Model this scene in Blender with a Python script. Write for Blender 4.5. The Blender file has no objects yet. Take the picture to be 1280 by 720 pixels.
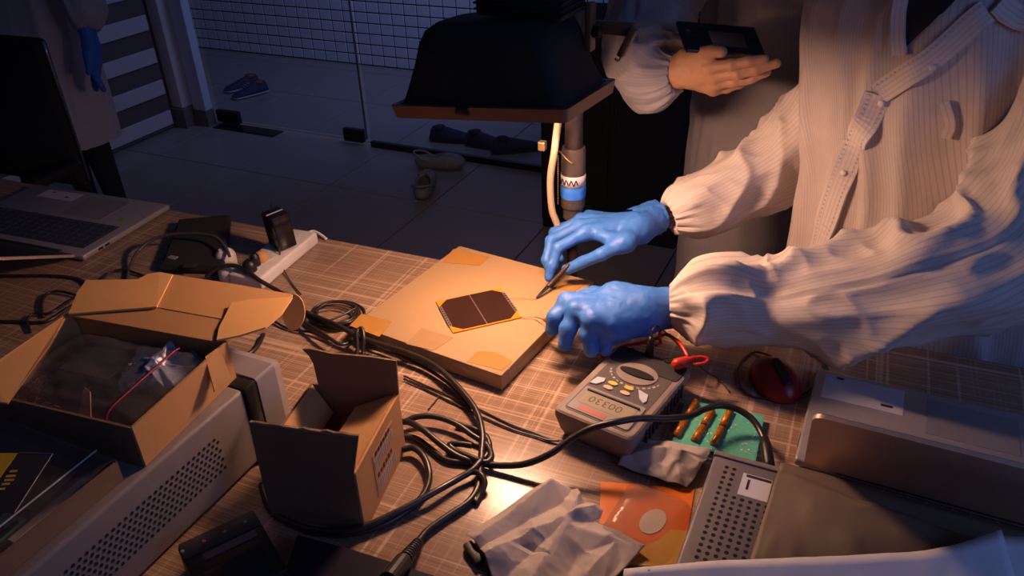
import bpy, bmesh, math, random
import numpy as np
from mathutils import Vector, Matrix
from mathutils.bvhtree import BVHTree

random.seed(7)
PI = math.pi
C = bpy.context.scene.collection
TZ = 0.75                      # table top above the floor; everything below is built with the table top at z = 0

# ------------------------------------------------------------------ camera, world, light, exposure
FPX, PITCH, ROLL, YAW, CH = 993.5, math.radians(31.1), math.radians(-1.945), math.radians(25.7), 0.87


def ray(px, py):
    """direction of the sight line through a photograph pixel"""
    x = (px - 640) / FPX
    y = -(py - 360) / FPX
    c, s = math.cos(ROLL), math.sin(ROLL)
    x, y = c * x - s * y, s * x + c * y
    c, s = math.cos(PITCH), math.sin(PITCH)
    d = (x, c + y * s, -s + y * c)
    c, s = math.cos(YAW), math.sin(YAW)
    return np.array([c * d[0] - s * d[1], s * d[0] + c * d[1], d[2]])


def P(px, py, h=0.0):
    """point on the horizontal plane h above the table"""
    d = ray(px, py)
    return d * ((h - CH) / d[2]) + np.array([0, 0, CH])


def PY(px, py, y):
    """point on the upright plane at distance y"""
    d = ray(px, py)
    return d * (y / d[1]) + np.array([0, 0, CH])


cam = bpy.data.objects.new('camera', bpy.data.cameras.new('camera'))
C.objects.link(cam)
_f = ray(640, 360)
_r = ray(641, 360) - _f
_u = ray(640, 359) - _f
_m = Matrix((Vector(_r).normalized(), Vector(_u).normalized(), -Vector(_f).normalized())).transposed()
cam.matrix_world = Matrix.Translation((0, 0, CH + TZ)) @ _m.to_4x4()
cam.data.sensor_width = 36
cam.data.lens = FPX / 1280 * 36
cam.data.clip_start = 0.02
bpy.context.scene.camera = cam

sc = bpy.context.scene
sc.view_settings.view_transform = 'Standard'
sc.view_settings.look = 'None'
sc.view_settings.exposure = 0.0
sc.view_settings.gamma = 1.0
sc.view_settings.use_curve_mapping = False

w = bpy.data.worlds.new('dusk')
sc.world = w
w.use_nodes = True
w.node_tree.nodes['Background'].inputs[0].default_value = (0.20, 0.27, 0.62, 1)
w.node_tree.nodes['Background'].inputs[1].default_value = 0.055


def area_light(name, loc, target, size, power, color):
    d = bpy.data.lights.new(name, 'AREA')
    d.shape = 'RECTANGLE'
    d.size, d.size_y = size
    d.energy = power
    d.color = color
    o = bpy.data.objects.new(name, d)
    C.objects.link(o)
    o.location = loc
    o.rotation_euler = (Vector(target) - Vector(loc)).to_track_quat('-Z', 'Y').to_euler()
    return o


# the cool light of a window to the right of the table
area_light('window_light', (1.9, 0.3, 1.15 + TZ), (0.3, 1.0, TZ), (0.9, 1.1), 8.5, (0.25, 0.40, 1.0))
area_light('corridor_fill', (-1.5, 4.0, 1.7 + TZ), (-3.5, 4.95, 0.35), (1.2, 0.5), 6.8, (0.44, 0.52, 1.0)).data.spread = math.radians(100)  # added unseen fill beyond the glass, brightens the mosaic wall
LAMP_POWER = 15.0
LAMP_COLOR = (1.0, 0.555, 0.36)


# ------------------------------------------------------------------ helpers: objects
def rootmat(o):
    m = Matrix.Identity(4)
    while o is not None:
        m = o.matrix_basis @ m
        o = o.parent
    return m


def tag(o, label=None, cat=None, group=None, kind=None):
    if label: o['label'] = label
    if cat: o['category'] = cat
    if group: o['group'] = group
    if kind: o['kind'] = kind
    return o


def thing(name, label, cat, loc=(0, 0, 0), rot=(0, 0, 0), group=None):
    o = bpy.data.objects.new(name, None)
    C.objects.link(o)
    o.empty_display_size = 0.02
    o.location = [float(v) for v in loc]
    o.rotation_euler = (0, 0, rot) if isinstance(rot, (int, float)) else rot
    return tag(o, label, cat, group)


class M:
    """collects shapes; build() links them as one mesh object"""
    def __init__(self):
        self.v, self.f, self.n = [], [], 0

    def add(self, v, f):
        v = np.asarray(v, float).reshape(-1, 3)
        self.v.append(v)
        k = self.n
        self.f += [tuple(int(i) + k for i in q) for q in f]
        self.n += len(v)
        return self

    def box(self, c, d, rz=0.0, bev=0.0, rx=0.0, ry=0.0, seg=2):
        bm = bmesh.new()
        bmesh.ops.create_cube(bm, size=1)
        for q in bm.verts:
            q.co = Vector((q.co.x * d[0], q.co.y * d[1], q.co.z * d[2]))
        if bev:
            bmesh.ops.bevel(bm, geom=bm.edges[:], offset=min(bev, 0.49 * min(d)), segments=seg, profile=0.5, affect='EDGES')
        R = Matrix.Rotation(rz, 3, 'Z') @ Matrix.Rotation(ry, 3, 'Y') @ Matrix.Rotation(rx, 3, 'X')
        bm.verts.index_update()
        self.add([R @ q.co + Vector([float(t) for t in c]) for q in bm.verts], [[q.index for q in f.verts] for f in bm.faces])
        bm.free()
        return self

    def lathe(self, p0, p1, prof, n=20, cap=True):
        """prof: (t, r) along the axis p0-p1"""
        p0, p1 = np.array(p0, float), np.array(p1, float)
        a = (p1 - p0) / np.linalg.norm(p1 - p0)
        b = np.cross(a, [0, 0, 1] if abs(a[2]) < 0.9 else [1, 0, 0])
        b /= np.linalg.norm(b)
        c = np.cross(a, b)
        vs = []
        for t, r in prof:
            for k in range(n):
                q = 2 * PI * k / n
                vs.append(p0 + (p1 - p0) * t + (b * math.cos(q) + c * math.sin(q)) * r)
        fs = []
        for i in range(len(prof) - 1):
            for k in range(n):
                fs.append((i * n + k, i * n + (k + 1) % n, (i + 1) * n + (k + 1) % n, (i + 1) * n + k))
        if cap:
            fs.append(tuple(range(n))[::-1])
            fs.append(tuple((len(prof) - 1) * n + k for k in range(n)))
        return self.add(vs, fs)

    def cyl(self, p0, p1, r, r1=None, n=16):
        return self.lathe(p0, p1, [(0, r), (1, r if r1 is None else r1)], n)

    def prism(self, poly, z0, z1):
        n = len(poly)
        v = [(p[0], p[1], z0) for p in poly] + [(p[0], p[1], z1) for p in poly]
        f = [tuple(range(n))[::-1], tuple(range(n, 2 * n))]
        f += [(i, (i + 1) % n, n + (i + 1) % n, n + i) for i in range(n)]
        return self.add(v, f)

    def slab(self, pts, t):
        """flat sheet through 3-d points, thickness t"""
        p = np.array(pts, float)
        n = np.zeros(3)
        for i in range(len(p)):
            a, b = p[i], p[(i + 1) % len(p)]
            n += np.cross(a, b)
        n /= np.linalg.norm(n)
        k = len(p)
        v = np.vstack([p + n * t / 2, p - n * t / 2])
        f = [tuple(range(k)), tuple(range(k, 2 * k))[::-1]]
        f += [((i + 1) % k, i, k + i, k + (i + 1) % k) for i in range(k)]
        return self.add(v, f)

    def tube(self, pts, r, n=8, sub=6, smooth=True, closed=False):
        p = spline(pts, sub) if smooth else np.array(pts, float)
        v, f = sweep(p, r, n)
        return self.add(v, f)

    def sphere(self, c, r, n=12, m=8):
        r = np.array([r, r, r] if isinstance(r, (int, float)) else r, float)
        c = np.array(c, float)
        vs = []
        for i in range(1, m):
            t = PI * i / m
            for k in range(n):
                q = 2 * PI * k / n
                vs.append(c + r * np.array([math.sin(t) * math.cos(q), math.sin(t) * math.sin(q), math.cos(t)]))
        fs = [(i * n + k, (i + 1) * n + k, (i + 1) * n + (k + 1) % n, i * n + (k + 1) % n) for i in range(m - 2) for k in range(n)]
        a, b = len(vs), len(vs) + 1
        vs += [c + r * np.array([0, 0, 1.]), c - r * np.array([0, 0, 1.])]
        fs += [(a, k, (k + 1) % n) for k in range(n)]
        fs += [(b, (m - 2) * n + (k + 1) % n, (m - 2) * n + k) for k in range(n)]
        return self.add(vs, fs)

    def build(self, name, mat, parent=None, smooth=False, local=False, uv=None):
        return obj(name, np.vstack(self.v), self.f, mat, parent, smooth, local, uv)


def spline(pts, sub=6):
    p = np.array(pts, float)
    if len(p) < 3:
        return p
    q = np.vstack([2 * p[0] - p[1], p, 2 * p[-1] - p[-2]])
    out = []
    for i in range(1, len(q) - 2):
        for k in range(sub):
            t = k / sub
            a, b, c, d = q[i - 1], q[i], q[i + 1], q[i + 2]
            out.append(0.5 * (2 * b + (c - a) * t + (2 * a - 5 * b + 4 * c - d) * t * t + (3 * b - a - 3 * c + d) * t ** 3))
    out.append(p[-1])
    return np.array(out)


def frames(p):
    t = np.gradient(p, axis=0)
    t /= np.linalg.norm(t, axis=1)[:, None] + 1e-12
    a = np.array([0, 0, 1.0]) if abs(t[0][2]) < 0.95 else np.array([1.0, 0, 0])
    u = a - t[0] * (a @ t[0])
    u /= np.linalg.norm(u)
    us = [u]
    for i in range(1, len(p)):
        u = us[-1] - t[i] * (us[-1] @ t[i])
        u /= np.linalg.norm(u)
        us.append(u)
    us = np.array(us)
    return t, us, np.cross(t, us)


def sweep(p, r, n=8):
    t, u, v = frames(p)
    r = np.broadcast_to(np.asarray(r, float), (len(p),))
    vs, fs = [], []
    for i in range(len(p)):
        for k in range(n):
            q = 2 * PI * k / n
            vs.append(p[i] + r[i] * (u[i] * math.cos(q) + v[i] * math.sin(q)))
    for i in range(len(p) - 1):
        for k in range(n):
            fs.append((i * n + k, i * n + (k + 1) % n, (i + 1) * n + (k + 1) % n, (i + 1) * n + k))
    fs.append(tuple(range(n))[::-1])
    fs.append(tuple((len(p) - 1) * n + k for k in range(n)))
    return np.array(vs), fs


def obj(name, v, f, mat, parent=None, smooth=False, local=False, uv=None):
    v = np.asarray(v, float).reshape(-1, 3)
    if parent is not None and not local:
        m = np.array(rootmat(parent).inverted())
        v = v @ m[:3, :3].T + m[:3, 3]
    me = bpy.data.meshes.new(name)
    me.from_pydata([tuple(map(float, q)) for q in v], [], [tuple(q) for q in f])
    me.validate()
    if smooth:
        me.polygons.foreach_set('use_smooth', [True] * len(me.polygons))
    if uv is not None:
        lay = me.uv_layers.new(name='UVMap')
        li = np.zeros(len(me.loops), int)
        me.loops.foreach_get('vertex_index', li)
        lay.data.foreach_set('uv', np.asarray(uv, float)[li].ravel())
    me.materials.append(mat)
    o = bpy.data.objects.new(name, me)
    C.objects.link(o)
    if parent is not None:
        o.parent = parent
    return o


def single(o, label, cat, group=None):
    return tag(o, label, cat, group)


def struct(o):
    o['kind'] = 'structure'
    return o


def angle_smooth(o, deg=40):
    """flat faces with smooth small bevels"""
    me = o.data
    me.polygons.foreach_set('use_smooth', [True] * len(me.polygons))
    me.set_sharp_from_angle(angle=math.radians(deg))
    return o


def text_mesh(txt, size):
    cu = bpy.data.curves.new('t', 'FONT')
    cu.body = txt
    cu.size = size
    cu.align_x = 'CENTER'
    cu.align_y = 'CENTER'
    cu.resolution_u = 2
    o = bpy.data.objects.new('t', cu)
    C.objects.link(o)
    dg = bpy.context.evaluated_depsgraph_get()
    me = bpy.data.meshes.new_from_object(o.evaluated_get(dg))
    v = np.array([q.co[:] for q in me.vertices])
    f = [tuple(q.vertices) for q in me.polygons]
    bpy.data.objects.remove(o)
    bpy.data.curves.remove(cu)
    bpy.data.meshes.remove(me)
    return v, f


# ------------------------------------------------------------------ helpers: noise, signed distance meshes
def vnoise(p, seed=0):
    p = np.asarray(p, float)
    i = np.floor(p).astype(np.int64)
    f = p - i
    f = f * f * (3 - 2 * f)

    def h(a, b, c):
        n = (a * 73856093) ^ (b * 19349663) ^ (c * 83492791) ^ (seed * 2654435761)
        n = (n ^ (n >> 13)) & 0x7fffffff
        n = (n * 1274126177 + 12345) & 0x7fffffff
        n = n ^ (n >> 15)
        return (n & 0xffff) / 65535.0
    x, y, z = i[..., 0], i[..., 1], i[..., 2]
    r = 0
    for dx in (0, 1):
        for dy in (0, 1):
            for dz in (0, 1):
                wt = (f[..., 0] if dx else 1 - f[..., 0]) * (f[..., 1] if dy else 1 - f[..., 1]) * (f[..., 2] if dz else 1 - f[..., 2])
                r = r + wt * h(x + dx, y + dy, z + dz)
    return r * 2 - 1


def ridge(p, seed=0):
    """soft ridges, 0..1"""
    n = vnoise(p, seed)
    return (1 - np.abs(n)) ** 3


def smin(a, b, k):
    h = np.clip(0.5 + 0.5 * (b - a) / k, 0, 1)
    return b * (1 - h) + a * h - k * h * (1 - h)


def capsule(p, a, b, ra, rb):
    a, b = np.array(a, float), np.array(b, float)
    ab = b - a
    t = np.clip(((p - a) @ ab) / (ab @ ab + 1e-12), 0, 1)
    return np.linalg.norm(p - a - t[..., None] * ab, axis=-1) - (ra + (rb - ra) * t)


def ellipsoid(p, c, r):
    q = (p - np.array(c)) / np.array(r)
    k = np.linalg.norm(q, axis=-1)
    return (k - 1) * min(r)


def sdf_mesh(fn, lo, hi, step):
    """surface nets of a signed distance function"""
    lo, hi = np.array(lo, float), np.array(hi, float)
    n = np.ceil((hi - lo) / step).astype(int) + 1
    g = np.stack(np.meshgrid(*[lo[i] + step * np.arange(n[i]) for i in range(3)], indexing='ij'), -1)
    V = fn(g.reshape(-1, 3)).reshape(n)
    ins = V < 0
    cnt = np.zeros(n - 1, int)
    pos = np.zeros(tuple(n - 1) + (3,))
    num = np.zeros(n - 1)
    cs = [(a, b, c) for a in (0, 1) for b in (0, 1) for c in (0, 1)]

    def sl(o):
        return tuple(slice(o[i], n[i] - 1 + o[i]) for i in range(3))
    for o in cs:
        cnt += ins[sl(o)]
    for o in cs:
        for ax in range(3):
            if o[ax] == 0:
                e = list(o)
                e[ax] = 1
                a, b = V[sl(o)], V[sl(e)]
                x = (a < 0) != (b < 0)
                t = np.where(x, a / np.where(x, a - b, 1), 0)
                q = np.array(o, float)[None, None, None, :].repeat(1, 0) * np.ones(pos.shape)
                q[..., ax] += t
                pos += np.where(x[..., None], q, 0)
                num += x
    mask = (cnt > 0) & (cnt < 8)
    idx = -np.ones(n - 1, int)
    idx[mask] = np.arange(mask.sum())
    base = np.stack(np.nonzero(mask), -1)
    verts = lo + step * (base + pos[mask] / num[mask][:, None])
    faces = []
    for ax in range(3):
        a = [slice(1, n[i] - 1) for i in range(3)]
        a[ax] = slice(0, n[ax] - 1)
        b = list(a)
        b[ax] = slice(1, n[ax])
        i0, i1 = ins[tuple(a)], ins[tuple(b)]
        e = np.stack(np.nonzero(i0 != i1), -1)
        sgn = i0[i0 != i1]
        off = np.array([1, 1, 1])
        off[ax] = 0
        e = e + off
        u, v = (ax + 1) % 3, (ax + 2) % 3
        du, dv = np.eye(3, dtype=int)[u], np.eye(3, dtype=int)[v]
        q = [idx[tuple((e - k).T)] for k in (du * 0, du, du + dv, dv)]
        q = np.stack(q, -1)
        q[~sgn] = q[~sgn][:, ::-1]
        faces.append(q)
    F = np.vstack(faces)
    F = F[(F >= 0).all(1)]
    return verts, [tuple(r) for r in F.tolist()]


# ------------------------------------------------------------------ helpers: materials
def mat(name, col, rough=0.6, metal=0.0, col2=None, nscale=20.0, stretch=(1, 1, 1), bump=0.0, bscale=None, spec=0.5, emit=None, alpha=None, trans=0.0, coat=0.0, sheen=0.0, sss=0.0):
    m = bpy.data.materials.new(name)
    m.use_nodes = True
    nt = m.node_tree
    b = nt.nodes['Principled BSDF']
    b.inputs['Roughness'].default_value = rough
    b.inputs['Metallic'].default_value = metal
    b.inputs['Specular IOR Level'].default_value = spec
    b.inputs['Transmission Weight'].default_value = trans
    b.inputs['Coat Weight'].default_value = coat
    b.inputs['Sheen Weight'].default_value = sheen
    if sss:
        b.inputs['Subsurface Weight'].default_value = sss
        b.inputs['Subsurface Radius'].default_value = (0.01, 0.006, 0.004)
    if alpha is not None:
        b.inputs['Alpha'].default_value = alpha
    tc = nt.nodes.new('ShaderNodeTexCoord')
    mp = nt.nodes.new('ShaderNodeMapping')
    mp.inputs['Scale'].default_value = stretch
    nt.links.new(tc.outputs['Object'], mp.inputs[0])
    ns = nt.nodes.new('ShaderNodeTexNoise')
    ns.inputs['Scale'].default_value = nscale
    ns.inputs['Detail'].default_value = 4
    nt.links.new(mp.outputs[0], ns.inputs['Vector'])
    mx = nt.nodes.new('ShaderNodeMix')
    mx.data_type = 'RGBA'
    c2 = col2 if col2 else tuple(0.8 * x for x in col)
    mx.inputs[6].default_value = (*col, 1)
    mx.inputs[7].default_value = (*c2, 1)
    nt.links.new(ns.outputs['Fac'], mx.inputs[0])
    nt.links.new(mx.outputs[2], b.inputs['Base Color'])
    if bump:
        nb = nt.nodes.new('ShaderNodeTexNoise')
        nb.inputs['Scale'].default_value = bscale or nscale * 4
        nb.inputs['Detail'].default_value = 5
        nt.links.new(mp.outputs[0], nb.inputs['Vector'])
        bp = nt.nodes.new('ShaderNodeBump')
        bp.inputs['Strength'].default_value = bump
        bp.inputs['Distance'].default_value = 0.002
        nt.links.new(nb.outputs['Fac'], bp.inputs['Height'])
        nt.links.new(bp.outputs[0], b.inputs['Normal'])
    if emit:
        b.inputs['Emission Color'].default_value = (*emit[0], 1)
        b.inputs['Emission Strength'].default_value = emit[1]
    return m


def node(nt, kind, **kw):
    n = nt.nodes.new(kind)
    for k, v in kw.items():
        setattr(n, k, v)
    return n


def math_node(nt, op, a, b=None):
    n = nt.nodes.new('ShaderNodeMath')
    n.operation = op
    for i, x in enumerate((a, b)):
        if x is None: continue
        if isinstance(x, (int, float)): n.inputs[i].default_value = x
        else: nt.links.new(x, n.inputs[i])
    return n.outputs[0]


def striped_cloth(name, base, stripe, pitch, axis=0, width=0.22, rough=0.75):
    """white woven cloth with fine dark anti-static threads, on the cloth's own UV in metres"""
    m = mat(name, base, rough, nscale=30, bump=0.25, bscale=260, sheen=0.15)
    nt = m.node_tree
    b = nt.nodes['Principled BSDF']
    old = b.inputs['Base Color'].links[0].from_socket
    uv = node(nt, 'ShaderNodeUVMap')
    sp = node(nt, 'ShaderNodeSeparateXYZ')
    nt.links.new(uv.outputs[0], sp.inputs[0])
    fr = math_node(nt, 'FRACT', math_node(nt, 'DIVIDE', sp.outputs[axis], pitch))
    ls = math_node(nt, 'LESS_THAN', fr, width)
    mx = node(nt, 'ShaderNodeMix', data_type='RGBA')
    nt.links.new(ls, mx.inputs[0])
    nt.links.new(old, mx.inputs[6])
    mx.inputs[7].default_value = (*stripe, 1)
    nt.links.new(mx.outputs[2], b.inputs['Base Color'])
    return m


def laminate():
    """brown linen-look laminate: fine pale threads both ways"""
    m = mat('linen_laminate', (0.335, 0.215, 0.145), 0.22, nscale=6, col2=(0.275, 0.172, 0.115), spec=0.36)
    nt = m.node_tree
    b = nt.nodes['Principled BSDF']
    cur = b.inputs['Base Color'].links[0].from_socket
    tc = node(nt, 'ShaderNodeTexCoord')
    hts = []
    for st, sc_, lo, hi, c, amt in (((1.2, 230, 1), 1.6, 0.52, 0.66, (0.52, 0.37, 0.265), 0.75), ((230, 1.2, 1), 1.6, 0.57, 0.68, (0.52, 0.37, 0.265), 0.55),
                                    ((0.8, 70, 1), 1.3, 0.60, 0.655, (0.60, 0.44, 0.32), 0.8), ((70, 0.8, 1), 1.3, 0.615, 0.66, (0.60, 0.44, 0.32), 0.75),
                                    ((2.0, 260, 1), 1.5, 0.52, 0.62, (0.19, 0.115, 0.075), 0.55)):
        mp = node(nt, 'ShaderNodeMapping')
        mp.inputs['Scale'].default_value = st
        nt.links.new(tc.outputs['Object'], mp.inputs[0])
        ns = node(nt, 'ShaderNodeTexNoise')
        ns.inputs['Scale'].default_value = sc_
        ns.inputs['Detail'].default_value = 2
        nt.links.new(mp.outputs[0], ns.inputs['Vector'])
        r = node(nt, 'ShaderNodeMapRange')
        r.inputs[1].default_value = lo
        r.inputs[2].default_value = hi
        r.inputs[4].default_value = amt
        nt.links.new(ns.outputs['Fac'], r.inputs[0])
        mx = node(nt, 'ShaderNodeMix', data_type='RGBA')
        nt.links.new(r.outputs[0], mx.inputs[0])
        nt.links.new(cur, mx.inputs[6])
        mx.inputs[7].default_value = (*c, 1)
        cur = mx.outputs[2]
        hts.append(r.outputs[0])
    nt.links.new(cur, b.inputs['Base Color'])
    bp = node(nt, 'ShaderNodeBump')
    bp.inputs['Strength'].default_value = 0.10
    bp.inputs['Distance'].default_value = 0.00012
    nt.links.new(hts[0], bp.inputs['Height'])
    nt.links.new(bp.outputs[0], b.inputs['Normal'])
    return m


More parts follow.
